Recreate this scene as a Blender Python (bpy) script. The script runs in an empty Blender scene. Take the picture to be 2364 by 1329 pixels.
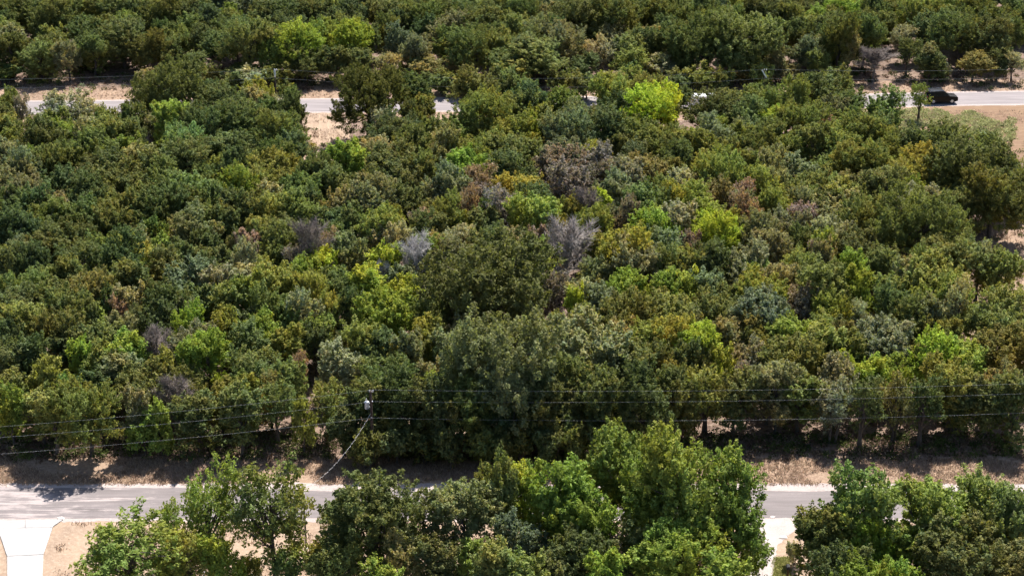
import bpy, math, random
import numpy as np
from mathutils import Vector, Matrix

# ------------------------------------------------------------------ camera, sky, sun, exposure
scene = bpy.context.scene
C = scene.collection
CAM_H, PITCH, FPX = 89.0, math.radians(23.6), 3990.0       # drone height, tilt below the horizon, focal length in photo pixels
cd = bpy.data.cameras.new('camera')
cd.sensor_width = 36.0
cd.lens = 36.0 * FPX / 2364.0
cd.clip_start = 1.0
cd.clip_end = 6000.0
cam = bpy.data.objects.new('camera', cd)
C.objects.link(cam)
cam.location = (0, 0, CAM_H)
cam.rotation_euler = (math.pi / 2 - PITCH, 0, 0)
scene.camera = cam

SUN_AZ, SUN_EL = math.radians(22.0), math.radians(56.0)     # sun stands behind the wood, a little to the east
world = bpy.data.worlds.new('World')
scene.world = world
world.use_nodes = True
wn = world.node_tree.nodes
sky = wn.new('ShaderNodeTexSky')
sky.sky_type = 'NISHITA'
sky.sun_disc = False
sky.sun_elevation = SUN_EL
sky.sun_rotation = SUN_AZ
world.node_tree.links.new(sky.outputs[0], wn['Background'].inputs[0])
wn['Background'].inputs[1].default_value = 0.08
sl = bpy.data.lights.new('sun', 'SUN')
sl.energy = 5.0
sl.angle = math.radians(0.53)
sl.color = (1.0, 0.955, 0.89)
sun = bpy.data.objects.new('sun', sl)
C.objects.link(sun)
sdir = Vector((math.sin(SUN_AZ) * math.cos(SUN_EL), math.cos(SUN_AZ) * math.cos(SUN_EL), math.sin(SUN_EL)))
sun.rotation_euler = (-sdir).to_track_quat('-Z', 'Y').to_euler()
sun.location = sdir * 300

scene.view_settings.view_transform = 'Standard'
scene.view_settings.look = 'None'
scene.view_settings.gamma = 1.0
scene.view_settings.exposure = 1.08
scene.view_settings.use_curve_mapping = False
scene.render.engine = 'CYCLES'
scene.cycles.max_bounces = 4
scene.cycles.diffuse_bounces = 2
scene.cycles.transmission_bounces = 2
scene.cycles.transparent_max_bounces = 4
scene.cycles.use_adaptive_sampling = True
scene.cycles.adaptive_threshold = 0.04
scene.cycles.use_light_tree = False

# ------------------------------------------------------------------ helpers
rng = np.random.default_rng(11)
R = random.Random(5)
SP, CP = math.sin(PITCH), math.cos(PITCH)

def ground_at(px, py, z=0.0):
    """world point on the level z that lies in the direction of a photo pixel"""
    u, v = (px - 1182.0) / FPX, (664.5 - py) / FPX
    d = Vector((u, CP + v * SP, -SP + v * CP))
    t = (z - CAM_H) / d.z
    return Vector((d.x * t, d.y * t, z))

def to_px(p):
    dz = p[2] - CAM_H
    depth = p[1] * CP - dz * SP
    up = p[1] * SP + dz * CP
    return 1182.0 + FPX * p[0] / depth, 664.5 - FPX * up / depth, depth

def tag(o, label=None, cat=None, group=None, kind=None):
    if label: o['label'] = label
    if cat: o['category'] = cat
    if group: o['group'] = group
    if kind: o['kind'] = kind
    return o

def empty(name, loc=(0, 0, 0), rz=0.0):
    o = bpy.data.objects.new(name, None)
    o.empty_display_size = 0.5
    C.objects.link(o)
    o.location = loc
    o.rotation_euler = (0, 0, rz)
    return o

def link(name, me, parent=None):
    o = bpy.data.objects.new(name, me)
    C.objects.link(o)
    if parent is not None:
        o.parent = parent
    return o

class MB:
    """collects shapes into one mesh"""
    def __init__(self):
        self.v, self.f = [], []
    def add(self, vs, fs):
        n = len(self.v)
        self.v += [tuple(p) for p in vs]
        self.f += [tuple(i + n for i in f) for f in fs]
    def box(self, c, s, rot=None, chamfer=0.0):
        hx, hy, hz = s[0] / 2, s[1] / 2, s[2] / 2
        if chamfer:
            k = chamfer
            ring = [(hx - k, -hy), (hx, -hy + k), (hx, hy - k), (hx - k, hy), (-hx + k, hy), (-hx, hy - k), (-hx, -hy + k), (-hx + k, -hy)]
            inner = [(x * (hx - k) / hx, y * (hy - k) / hy) for x, y in ring]
            vs = [(x, y, -hz) for x, y in inner] + [(x, y, -hz + k) for x, y in ring] + [(x, y, hz - k) for x, y in ring] + [(x, y, hz) for x, y in inner]
            fs = [tuple(range(7, -1, -1)), tuple(range(24, 32))]
            for l in range(3):
                for i in range(8):
                    j = (i + 1) % 8
                    fs.append((l * 8 + i, l * 8 + j, l * 8 + 8 + j, l * 8 + 8 + i))
        else:
            vs = [(x * hx, y * hy, z * hz) for x in (-1, 1) for y in (-1, 1) for z in (-1, 1)]
            fs = [(0, 1, 3, 2), (4, 6, 7, 5), (0, 4, 5, 1), (2, 3, 7, 6), (0, 2, 6, 4), (1, 5, 7, 3)]
        vs = [Vector(p) for p in vs]
        if rot is not None:
            vs = [rot @ p for p in vs]
        self.add([p + Vector(c) for p in vs], fs)
        return self
    def tube(self, pts, radii, n=6, cap=True):
        pts = [Vector(p) for p in pts]
        m = len(pts)
        if not hasattr(radii, '__len__'):
            radii = [radii] * m
        vs, fs = [], []
        ref = Vector((0, 0, 1))
        for i, p in enumerate(pts):
            t = (pts[min(i + 1, m - 1)] - pts[max(i - 1, 0)]).normalized()
            a = ref if abs(t.dot(ref)) < 0.9 else Vector((1, 0, 0))
            x = t.cross(a).normalized()
            y = t.cross(x).normalized()
            for k in range(n):
                an = 2 * math.pi * k / n
                vs.append(p + (x * math.cos(an) + y * math.sin(an)) * radii[i])
        for i in range(m - 1):
            for k in range(n):
                j = (k + 1) % n
                fs.append((i * n + k, i * n + n + k, i * n + n + j, i * n + j))
        if cap:
            fs.append(tuple(range(n)))
            fs.append(tuple(range((m - 1) * n + n - 1, (m - 1) * n - 1, -1)))
        self.add(vs, fs)
        return self
    def lathe(self, prof, c=(0, 0, 0), n=12, axis='z'):
        vs, fs = [], []
        for r, z in prof:
            for k in range(n):
                a = 2 * math.pi * k / n
                p = (r * math.cos(a), r * math.sin(a), z)
                if axis == 'y':
                    p = (p[0], p[2], p[1])
                vs.append((p[0] + c[0], p[1] + c[1], p[2] + c[2]))
        for i in range(len(prof) - 1):
            for k in range(n):
                j = (k + 1) % n
                fs.append((i * n + k, i * n + j, i * n + n + j, i * n + n + k))
        fs.append(tuple(range(n - 1, -1, -1)))
        fs.append(tuple(range((len(prof) - 1) * n, len(prof) * n)))
        self.add(vs, fs)
        return self
    def prism(self, poly, y0, y1, w0=None):
        """side outline (x, z) pulled across y; w0(z) narrows it towards the top"""
        n = len(poly)
        vs = []
        for s, y in ((0, y0), (1, y1)):
            for x, z in poly:
                k = w0(z) if w0 else 1.0
                vs.append((x, y * k, z))
        fs = [tuple(range(n)), tuple(range(2 * n - 1, n - 1, -1))]
        for i in range(n):
            j = (i + 1) % n
            fs.append((i, n + i, n + j, j))
        self.add(vs, fs)
        return self
    def mesh(self, name, mat, smooth=False):
        me = bpy.data.meshes.new(name)
        me.from_pydata(self.v, [], self.f)
        if mat:
            me.materials.append(mat)
        me.validate()
        if smooth:
            me.shade_smooth()
        me.update()
        return me
    def build(self, name, mat, parent=None, smooth=False):
        return link(name, self.mesh(name, mat, smooth), parent)

def quads_mesh(name, P, mat, tone=None, warm=None):
    """P: n x 4 x 3 array of quads -> mesh, with one tone value for each face"""
    n = len(P)
    me = bpy.data.meshes.new(name)
    me.vertices.add(n * 4)
    me.vertices.foreach_set('co', P.reshape(-1).astype(np.float32))
    me.loops.add(n * 4)
    me.loops.foreach_set('vertex_index', np.arange(n * 4, dtype=np.int32))
    me.polygons.add(n)
    me.polygons.foreach_set('loop_start', np.arange(0, n * 4, 4, dtype=np.int32))
    me.update(calc_edges=True)
    if tone is not None:
        a = me.attributes.new('tone', 'FLOAT', 'FACE')
        a.data.foreach_set('value', tone.astype(np.float32))
    if warm is not None:
        a = me.attributes.new('warm', 'FLOAT', 'FACE')
        a.data.foreach_set('value', warm.astype(np.float32))
    me.materials.append(mat)
    return me

# ------------------------------------------------------------------ materials
def new_mat(name):
    m = bpy.data.materials.new(name)
    m.use_nodes = True
    nt = m.node_tree
    return m, nt, nt.nodes, nt.links, nt.nodes['Principled BSDF']

def plain(name, col, rough=0.6, metal=0.0, coat=0.0, vary=0.0, vscale=3.0):
    m, nt, N, L, b = new_mat(name)
    b.inputs['Roughness'].default_value = rough
    b.inputs['Metallic'].default_value = metal
    b.inputs['Coat Weight'].default_value = coat
    if vary:
        tc = N.new('ShaderNodeTexCoord')
        nz = N.new('ShaderNodeTexNoise'); nz.inputs['Scale'].default_value = vscale; nz.inputs['Detail'].default_value = 5
        L.new(tc.outputs['Object'], nz.inputs['Vector'])
        r = N.new('ShaderNodeValToRGB')
        r.color_ramp.elements[0].position = 0.3
        r.color_ramp.elements[1].position = 0.7
        r.color_ramp.elements[0].color = (*[c * (1 - vary) for c in col], 1)
        r.color_ramp.elements[1].color = (*[min(1, c * (1 + vary)) for c in col], 1)
        L.new(nz.outputs['Fac'], r.inputs['Fac'])
        L.new(r.outputs['Color'], b.inputs['Base Color'])
    else:
        b.inputs['Base Color'].default_value = (*col, 1)
    return m

def leaf_mat(name, trans=0.36, rough=0.75):
    m, nt, N, L, b = new_mat(name)
    oi = N.new('ShaderNodeObjectInfo')
    at = N.new('ShaderNodeAttribute'); at.attribute_name = 'tone'
    ia = N.new('ShaderNodeAttribute'); ia.attribute_type = 'INSTANCER'; ia.attribute_name = 'leaf_colour'
    ad = N.new('ShaderNodeVectorMath'); ad.operation = 'ADD'
    L.new(oi.outputs['Color'], ad.inputs[0]); L.new(ia.outputs['Color'], ad.inputs[1])
    wa = N.new('ShaderNodeAttribute'); wa.attribute_name = 'warm'       # some sprays of a crown are yellower or browner than others
    ws = N.new('ShaderNodeVectorMath'); ws.operation = 'MULTIPLY_ADD'
    L.new(wa.outputs['Vector'], ws.inputs[0]); ws.inputs[1].default_value = (0.22, 0.04, -0.13); ws.inputs[2].default_value = (1, 1, 1)
    wm = N.new('ShaderNodeVectorMath'); wm.operation = 'MULTIPLY'
    L.new(ad.outputs[0], wm.inputs[0]); L.new(ws.outputs[0], wm.inputs[1])
    mul = N.new('ShaderNodeVectorMath'); mul.operation = 'SCALE'
    L.new(wm.outputs[0], mul.inputs[0]); L.new(at.outputs['Fac'], mul.inputs['Scale'])
    L.new(mul.outputs[0], b.inputs['Base Color'])
    b.inputs['Roughness'].default_value = rough
    b.inputs['Specular IOR Level'].default_value = 0.05
    tr = N.new('ShaderNodeBsdfTranslucent')
    tint = N.new('ShaderNodeVectorMath'); tint.operation = 'MULTIPLY'
    tint.inputs[1].default_value = (1.25, 1.3, 0.6)
    L.new(mul.outputs[0], tint.inputs[0]); L.new(tint.outputs[0], tr.inputs['Color'])
    mx = N.new('ShaderNodeMixShader'); mx.inputs[0].default_value = trans
    L.new(b.outputs[0], mx.inputs[1]); L.new(tr.outputs[0], mx.inputs[2])
    L.new(mx.outputs[0], N['Material Output'].inputs['Surface'])
    return m

def bark_mat(name):
    m, nt, N, L, b = new_mat(name)
    oi = N.new('ShaderNodeObjectInfo')
    tc = N.new('ShaderNodeTexCoord')
    nz = N.new('ShaderNodeTexNoise'); nz.inputs['Scale'].default_value = 4.0; nz.inputs['Detail'].default_value = 6
    mp = N.new('ShaderNodeMapping'); mp.inputs['Scale'].default_value = (3, 3, 0.7)
    L.new(tc.outputs['Object'], mp.inputs[0]); L.new(mp.outputs[0], nz.inputs['Vector'])
    mr = N.new('ShaderNodeMapRange'); mr.inputs['From Min'].default_value = 0.3; mr.inputs['From Max'].default_value = 0.7
    mr.inputs['To Min'].default_value = 0.6; mr.inputs['To Max'].default_value = 1.3
    L.new(nz.outputs['Fac'], mr.inputs['Value'])
    ia = N.new('ShaderNodeAttribute'); ia.attribute_type = 'INSTANCER'; ia.attribute_name = 'bark_colour'
    ad = N.new('ShaderNodeVectorMath'); ad.operation = 'ADD'
    L.new(oi.outputs['Color'], ad.inputs[0]); L.new(ia.outputs['Color'], ad.inputs[1])
    mul = N.new('ShaderNodeVectorMath'); mul.operation = 'SCALE'
    L.new(ad.outputs[0], mul.inputs[0]); L.new(mr.outputs[0], mul.inputs['Scale'])
    L.new(mul.outputs[0], b.inputs['Base Color'])
    bp = N.new('ShaderNodeBump'); bp.inputs['Strength'].default_value = 0.5; bp.inputs['Distance'].default_value = 0.04
    L.new(nz.outputs['Fac'], bp.inputs['Height']); L.new(bp.outputs[0], b.inputs['Normal'])
    b.inputs['Roughness'].default_value = 0.9
    return m

def ground_mat(name, cols, s1=0.35, s2=3.0, bump=0.08, rough=0.95, stretch=None, spots=None):
    """three soil or grass colours mixed by a large and a small noise; SPOTS adds darker litter flecks"""
    m, nt, N, L, b = new_mat(name)
    tc = N.new('ShaderNodeTexCoord')
    src = tc.outputs['Object']
    if stretch:
        mp = N.new('ShaderNodeMapping'); mp.inputs['Scale'].default_value = stretch
        L.new(src, mp.inputs[0]); src = mp.outputs[0]
    def noise(sc, det, rg=0.6):
        n = N.new('ShaderNodeTexNoise'); n.inputs['Scale'].default_value = sc; n.inputs['Detail'].default_value = det; n.inputs['Roughness'].default_value = rg
        L.new(src, n.inputs['Vector'])
        return n.outputs['Fac']
    def ramp(f, a, c):
        mr = N.new('ShaderNodeMapRange'); mr.inputs['From Min'].default_value = a; mr.inputs['From Max'].default_value = c
        L.new(f, mr.inputs['Value'])
        return mr.outputs[0]
    def mix(f, a, c):
        x = N.new('ShaderNodeMix'); x.data_type = 'RGBA'
        L.new(f, x.inputs[0])
        for i, q in ((6, a), (7, c)):
            if isinstance(q, tuple): x.inputs[i].default_value = (*q, 1)
            else: L.new(q, x.inputs[i])
        return x.outputs[2]
    fine = noise(s2, 8, 0.7)
    c = mix(ramp(noise(s1, 6), 0.38, 0.62), cols[0], cols[1])
    c = mix(ramp(fine, 0.47, 0.68), c, cols[2])
    if spots:
        c = mix(ramp(noise(spots[0], 4, 0.75), spots[1], spots[1] + 0.08), c, spots[2])
    L.new(c, b.inputs['Base Color'])
    b.inputs['Roughness'].default_value = rough
    b.inputs['Specular IOR Level'].default_value = 0.2
    bp = N.new('ShaderNodeBump'); bp.inputs['Strength'].default_value = 0.6; bp.inputs['Distance'].default_value = bump
    L.new(fine, bp.inputs['Height']); L.new(bp.outputs[0], b.inputs['Normal'])
    return m

def asphalt_mat(name, base, pale, amount, west=0.0):
    """old chip seal: fine grain, pale worn streaks along the lanes; WEST makes the wear heavier towards -x"""
    m, nt, N, L, b = new_mat(name)
    tc = N.new('ShaderNodeTexCoord')
    def noise(sc, vec_scale, det=6, rg=0.6):
        mp = N.new('ShaderNodeMapping'); mp.inputs['Scale'].default_value = vec_scale
        L.new(tc.outputs['Object'], mp.inputs[0])
        n = N.new('ShaderNodeTexNoise'); n.inputs['Scale'].default_value = sc; n.inputs['Detail'].default_value = det; n.inputs['Roughness'].default_value = rg
        L.new(mp.outputs[0], n.inputs['Vector'])
        return n.outputs['Fac']
    def math_(op, a, c):
        x = N.new('ShaderNodeMath'); x.operation = op
        for i, q in ((0, a), (1, c)):
            if isinstance(q, (int, float)): x.inputs[i].default_value = q
            else: L.new(q, x.inputs[i])
        return x.outputs[0]
    def ramp(f, a, c):
        mr = N.new('ShaderNodeMapRange'); mr.inputs['From Min'].default_value = a; mr.inputs['From Max'].default_value = c
        L.new(f, mr.inputs['Value'])
        return mr.outputs[0]
    streak = noise(1.0, (0.11, 1.5, 1), 8, 0.7)
    patch = noise(1.0, (0.28, 0.7, 1), 8, 0.7)
    wear = math_('ADD', math_('MULTIPLY', streak, 0.6), math_('MULTIPLY', patch, 0.4))
    if west:
        sx = N.new('ShaderNodeSeparateXYZ'); L.new(tc.outputs['Object'], sx.inputs[0])
        g = ramp(sx.outputs['X'], -22.0, -48.0)
        wear = math_('ADD', wear, math_('MULTIPLY', g, west))
    w = ramp(wear, 0.62 - amount, 0.70 - amount)
    grain = noise(9.0, (1, 1, 1), 3, 0.8)
    tone = noise(1.0, (0.10, 1.1, 1), 6, 0.65)
    x = N.new('ShaderNodeMix'); x.data_type = 'RGBA'
    L.new(ramp(tone, 0.35, 0.65), x.inputs[0])
    x.inputs[6].default_value = (*[q * 0.76 for q in base], 1); x.inputs[7].default_value = (*[q * 1.12 for q in base], 1)
    y = N.new('ShaderNodeMix'); y.data_type = 'RGBA'
    L.new(w, y.inputs[0]); L.new(x.outputs[2], y.inputs[6]); y.inputs[7].default_value = (*pale, 1)
    z = N.new('ShaderNodeVectorMath'); z.operation = 'SCALE'
    mr = N.new('ShaderNodeMapRange'); mr.inputs['To Min'].default_value = 0.72; mr.inputs['To Max'].default_value = 1.28
    L.new(grain, mr.inputs['Value'])
    L.new(y.outputs[2], z.inputs[0]); L.new(mr.outputs[0], z.inputs['Scale'])
    L.new(z.outputs[0], b.inputs['Base Color'])
    b.inputs['Roughness'].default_value = 0.88
    return m

M = {}
M['leaf'] = leaf_mat('leaf')
M['bark'] = bark_mat('bark')
M['ground'] = ground_mat('woodland_floor', [(0.198, 0.135, 0.099), (0.102, 0.066, 0.050), (0.264, 0.198, 0.155)], 0.25, 1.6, 0.12, spots=(1.1, 0.56, (0.050, 0.033, 0.026)))
M['verge'] = ground_mat('dry_verge', [(0.296, 0.204, 0.139), (0.211, 0.140, 0.101), (0.370, 0.270, 0.192)], 0.3, 2.2, 0.10, spots=(1.4, 0.60, (0.133, 0.088, 0.064)))
M['lot'] = ground_mat('bare_lot', [(0.335, 0.240, 0.168), (0.250, 0.178, 0.128), (0.385, 0.295, 0.222)], 0.35, 2.6, 0.08, spots=(1.2, 0.62, (0.172, 0.115, 0.079)))
M['field'] = ground_mat('dry_field', [(0.205, 0.129, 0.079), (0.172, 0.106, 0.069), (0.244, 0.165, 0.102)], 0.12, 1.4, 0.08, stretch=(0.35, 1, 1))
M['lawn'] = ground_mat('thin_lawn', [(0.178, 0.178, 0.053), (0.224, 0.191, 0.086), (0.145, 0.158, 0.040)], 0.8, 3.0, 0.06)
M['shoulder'] = ground_mat('pale_gravel', [(0.378, 0.318, 0.294), (0.314, 0.257, 0.238), (0.443, 0.383, 0.359)], 0.8, 6.0, 0.05, stretch=(0.5, 1, 1))
M['gravel'] = ground_mat('white_gravel', [(0.389, 0.342, 0.319), (0.335, 0.288, 0.268), (0.428, 0.385, 0.361)], 0.7, 7.0, 0.05)
M['track'] = ground_mat('wheel_track', [(0.370, 0.277, 0.198), (0.304, 0.218, 0.152), (0.396, 0.304, 0.224)], 0.5, 4.0, 0.04)
M['asphalt'] = asphalt_mat('chip_seal', (0.178, 0.152, 0.149), (0.340, 0.288, 0.274), 0.045, 0.10)
M['asphalt_far'] = asphalt_mat('chip_seal_far', (0.222, 0.193, 0.192), (0.318, 0.279, 0.271), 0.03)
M['concrete'] = plain('concrete', (0.365, 0.346, 0.335), 0.85, vary=0.13, vscale=0.55)
M['wood_pole'] = plain('pole_wood', (0.062, 0.038, 0.027), 0.9, vary=0.3)  # brown wood, darkened to stand in for the shade on the near pole
M['grey_pole'] = plain('weathered_pole', (0.42, 0.39, 0.37), 0.85, vary=0.15)
M['steel'] = plain('galvanised', (0.55, 0.56, 0.57), 0.45, 0.5)
M['can'] = plain('transformer_paint', (0.48, 0.51, 0.54), 0.5)
M['porcelain'] = plain('porcelain', (0.75, 0.75, 0.74), 0.25)
M['wire'] = plain('aluminium_wire', (0.30, 0.30, 0.29), 0.6, 0.2)
M['triplex_a'] = plain('service_wire_bright', (0.46, 0.44, 0.43), 0.5)
M['triplex_b'] = plain('service_wire_black', (0.03, 0.03, 0.03), 0.5)
M['black_paint'] = plain('black_paint', (0.003, 0.003, 0.004), 0.35, 0.0, 0.0)
M['black_paint'].node_tree.nodes['Principled BSDF'].inputs['Specular IOR Level'].default_value = 0.25
M['white_paint'] = plain('white_paint', (0.80, 0.81, 0.82), 0.35, 0.0, 0.4)
M['glass'] = plain('dark_glass', (0.012, 0.014, 0.017), 0.06)
M['rubber'] = plain('tyre_rubber', (0.02, 0.02, 0.02), 0.85)
M['alloy'] = plain('alloy', (0.5, 0.5, 0.52), 0.35, 0.8)
M['red_lamp'] = plain('red_lamp', (0.35, 0.02, 0.02), 0.25)
M['clear_lamp'] = plain('clear_lamp', (0.7, 0.7, 0.7), 0.15)
M['chrome'] = plain('chrome', (0.7, 0.7, 0.72), 0.2, 1.0)
M['rust'] = plain('rusty_steel', (0.12, 0.055, 0.035), 0.85, vary=0.3)
M['white_rail'] = plain('white_rail', (0.70, 0.68, 0.66), 0.6)
M['stone'] = plain('pale_stone', (0.55, 0.49, 0.45), 0.9, vary=0.15)

# ------------------------------------------------------------------ ground, roads, drives
def sheet(name, outline, z, mat, jag=0.0, step=0.6, seed=1, keep=()):
    """flat sheet from a world outline; its edges are walked in short steps and roughened by JAG metres"""
    r = random.Random(seed)
    pts = []
    n = len(outline)
    for i in range(n):
        a, b = Vector(outline[i][:2]), Vector(outline[(i + 1) % n][:2])
        ln = (b - a).length
        k = max(1, int(ln / step)) if jag and i not in keep else 1
        nrm = Vector((-(b - a).y, (b - a).x)).normalized() if ln else Vector((0, 0))
        low = 0.0
        for j in range(k):
            low = low * 0.75 + r.uniform(-1, 1) * 0.45
            off = (low + r.uniform(-0.4, 0.4)) * jag if j else 0.0
            pts.append(a + (b - a) * (j / k) + nrm * off)
    me = bpy.data.meshes.new(name)
    me.from_pydata([(p.x, p.y, z) for p in pts], [], [tuple(range(len(pts)))])
    me.materials.append(mat)
    me.update()
    o = link(name, me)
    return tag(o, kind='structure')

def px_poly(pts):
    return [ground_at(x, y) for x, y in pts]

g = MB()
g.add([(-2600, -400, 0), (2600, -400, 0), (2600, 5000, 0), (-2600, 5000, 0)], [(0, 1, 2, 3)])
tag(g.build('ground', M['ground']), kind='structure')

XL, XR = -260, 2624
sheet('near_verge', px_poly([(XL, 1066), (300, 1058), (420, 1030), (800, 1060), (1300, 1064), (1750, 1046), (2200, 1052), (XR, 1050), (XR, 1150), (XL, 1150)]), 0.004, M['verge'], 0.5, 0.8, 3)
sheet('front_lot', px_poly([(XL, 1190), (XR, 1190), (XR, 1500), (XL, 1500)]), 0.004, M['lot'], 0.3, 1.0, 4)
far_mid = [(-160, 248), (60, 249), (400, 246), (750, 244), (1030, 242), (1350, 239), (1700, 236), (2000, 233), (2180, 229), (2364, 226), (2560, 222)]
def strip(name, mid, up, dn, z, mat, jag, seed, step=0.8):
    top = [(x, y - up) for x, y in mid]
    bot = [(x, y + dn) for x, y in reversed(mid)]
    return sheet(name, px_poly(top + bot), z, mat, jag, step, seed)
strip('far_verge', far_mid, 44, 40, 0.004, M['verge'], 0.9, 5)
sheet('right_field', px_poly([(2010, 262), (2180, 247), (XR, 240), (XR, 380), (2330, 372), (2200, 330), (2060, 330)]), 0.006, M['field'], 0.8, 1.0, 6)
sheet('right_clearing', px_poly([(2215, 560), (2290, 525), (2364, 470), (XR, 440), (XR, 700), (2320, 700), (2275, 760), (2230, 790), (2240, 680)]), 0.004, M['verge'], 0.8, 1.0, 7)
sheet('track_clearing', px_poly([(700, 258), (812, 262), (806, 330), (800, 372), (760, 392), (700, 390), (690, 330)]), 0.006, M['lot'], 0.4, 0.8, 8)
for i, (a, b) in enumerate([((735, 262), (737, 345)), ((755, 262), (758, 335))]):
    sheet('wheel_track', px_poly([(a[0], a[1]), (a[0] + 4, a[1]), (b[0] + 4, b[1]), (b[0], b[1])]), 0.010, M['track'], 0.05, 0.6, 20 + i)

near_l, near_r = ground_at(XL - 500, 1160), ground_at(XR + 500, 1158)
YN0, YN1 = ground_at(1182, 1197).y, ground_at(1182, 1126).y
sheet('near_shoulder', [(-130, YN0 - 0.5), (130, YN0 - 0.5), (130, YN1 + 0.9), (-130, YN1 + 0.9)], 0.010, M['shoulder'], 0.25, 0.5, 9)
sheet('near_road', [(-130, YN0 + 0.1), (130, YN0 + 0.1), (130, YN1 - 0.75), (-20, YN1 - 0.55), (-32, YN1 + 0.1), (-130, YN1 + 0.2)], 0.014, M['asphalt'], 0.10, 0.5, 10)
strip('far_shoulder', far_mid, 16.5, 16.5, 0.010, M['shoulder'], 0.16, 11, 0.6)
strip('far_road', far_mid, 14, 14, 0.014, M['asphalt_far'], 0.08, 12, 0.6)

# concrete driveway: cast slabs with open joints, each a part of its own
drive = empty('driveway', ground_at(58, 1240))
tag(drive, kind='structure')
def slab(pts, gap=0.012):
    w = [ground_at(x, y) - drive.location for x, y in pts]
    c = sum(w, Vector()) / len(w)
    w = [c + (p - c) * (1 - gap) for p in w]
    m = MB()
    n = len(w)
    e = [c + (p - c) * 0.985 for p in w]
    m.add([(p.x, p.y, -0.15) for p in w] + [(p.x, p.y, 0.10) for p in w] + [(p.x, p.y, 0.115) for p in e],
          [tuple(range(n - 1, -1, -1)), tuple(range(2 * n, 3 * n))] + [(i, (i + 1) % n, n + (i + 1) % n, n + i) for i in range(n)] + [(n + i, n + (i + 1) % n, 2 * n + (i + 1) % n, 2 * n + i) for i in range(n)])
    m.build('slab', M['concrete'], drive)
slab([(-29, 1203), (58, 1201.5), (58, 1219.5), (-6, 1220)])
slab([(58, 1201.5), (146, 1200), (123, 1216), (122, 1219), (58, 1219.5)])
slab([(-6, 1220), (58, 1219.5), (122, 1219), (101, 1281), (16, 1285)])
slab([(16, 1285), (101, 1281), (98, 1350), (17, 1353)])
slab([(17, 1353), (98, 1350), (96, 1425), (18, 1428)])
tag(sheet('gravel_drive', px_poly([(1700, 1196), (1880, 1196), (1840, 1222), (1808, 1246), (1793, 1262), (1786, 1300), (1780, 1400), (1700, 1400), (1716, 1320), (1735, 1260), (1750, 1225)]), 0.018, M['gravel'], 0.18, 0.4, 13), kind='structure')
sheet('lawn_patch', px_poly([(1790, 1285), (1822, 1284), (1824, 1345), (1780, 1360)]), 0.016, M['lawn'], 0.2, 0.5, 14)

# ------------------------------------------------------------------ trees: prototypes
def unit(a):
    return a / np.maximum(np.linalg.norm(a, axis=-1, keepdims=True), 1e-9)

def leaf_quads(r, c, nrm, size, long=1.35, axis=None):
    """one small face for each leaf tuft: centre, facing and size"""
    n = len(c)
    t = unit(np.cross(nrm, r.normal(size=(n, 3)) if axis is None else axis + 0.35 * r.normal(size=(n, 3))))
    b = unit(np.cross(nrm, t))
    if axis is not None:
        t, b = b, t
    s = size[:, None]
    t, b = t * s * 0.5 * long, b * s * 0.5 / long * 1.1
    k = r.uniform(-0.25, 0.25, (n, 1))
    return np.stack([c - t, c - b + t * k, c + t, c + b + t * k], axis=1)

def crown_shape(r, W, Hc, z0, n_clump, style):
    """centres and outward directions of the leaf sprays of one crown; z0 = underside; STYLE round, pointed, many-topped or leaning"""
    a, c = W / 2, Hc / 2
    nl = max(6, int(round(5 + W * 0.8)))
    ang0 = r.uniform(0, 6.28)
    lean = r.normal(size=2) * a * (0.22 if style == 3 else 0.08)
    lobes = [(np.array([lean[0], lean[1], z0 + Hc * 0.50]), a * (0.5 if style == 1 else 0.58), c * (0.95 if style == 1 else 0.80))]
    for i in range(nl):
        an = ang0 + 2.399 * i + r.uniform(-0.4, 0.4)
        hz = r.uniform(0.12, 0.84)
        wide = 1.0 - (0.85 if style == 1 else 0.5) * max(0.0, hz - 0.4) - (0.25 if hz < 0.25 else 0.0)
        rr = a * r.uniform(0.4, 0.82) * wide
        rad = r.uniform(0.22, 0.42)
        top = r.uniform(0.3, 0.62) if style != 2 else r.uniform(0.45, 0.8)
        lobes.append((np.array([rr * math.cos(an) + lean[0] * hz, rr * math.sin(an) + lean[1] * hz, z0 + Hc * hz]), a * rad, min(c * top, Hc * (1.02 - hz) * 0.9 + 0.3)))
    P, Q, S = [], [], []
    tries = 0
    while len(P) < n_clump and tries < 40000:
        tries += 1
        lb = lobes[0 if r.random() < 0.22 else r.integers(1, len(lobes))]
        d = r.normal(size=3)
        d /= np.linalg.norm(d)
        if d[2] < -0.35 and r.random() < 0.7:
            continue
        u = r.random()
        shell = u < 0.66
        f = r.uniform(0.78, 1.06) if shell else r.uniform(0.3, 0.8) if u < 0.93 else r.uniform(1.06, 1.32)
        p = lb[0] + d * np.array([lb[1], lb[1], lb[2]]) * f
        if shell:
            inside = 0
            for q in lobes:
                e = (p - q[0]) / np.array([q[1], q[1], q[2]])
                if (e * e).sum() < 0.5: inside += 1
            if inside and r.random() < 0.6:
                continue
        P.append(p); Q.append(d)
    return np.array(P), np.array(Q), lobes

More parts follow.
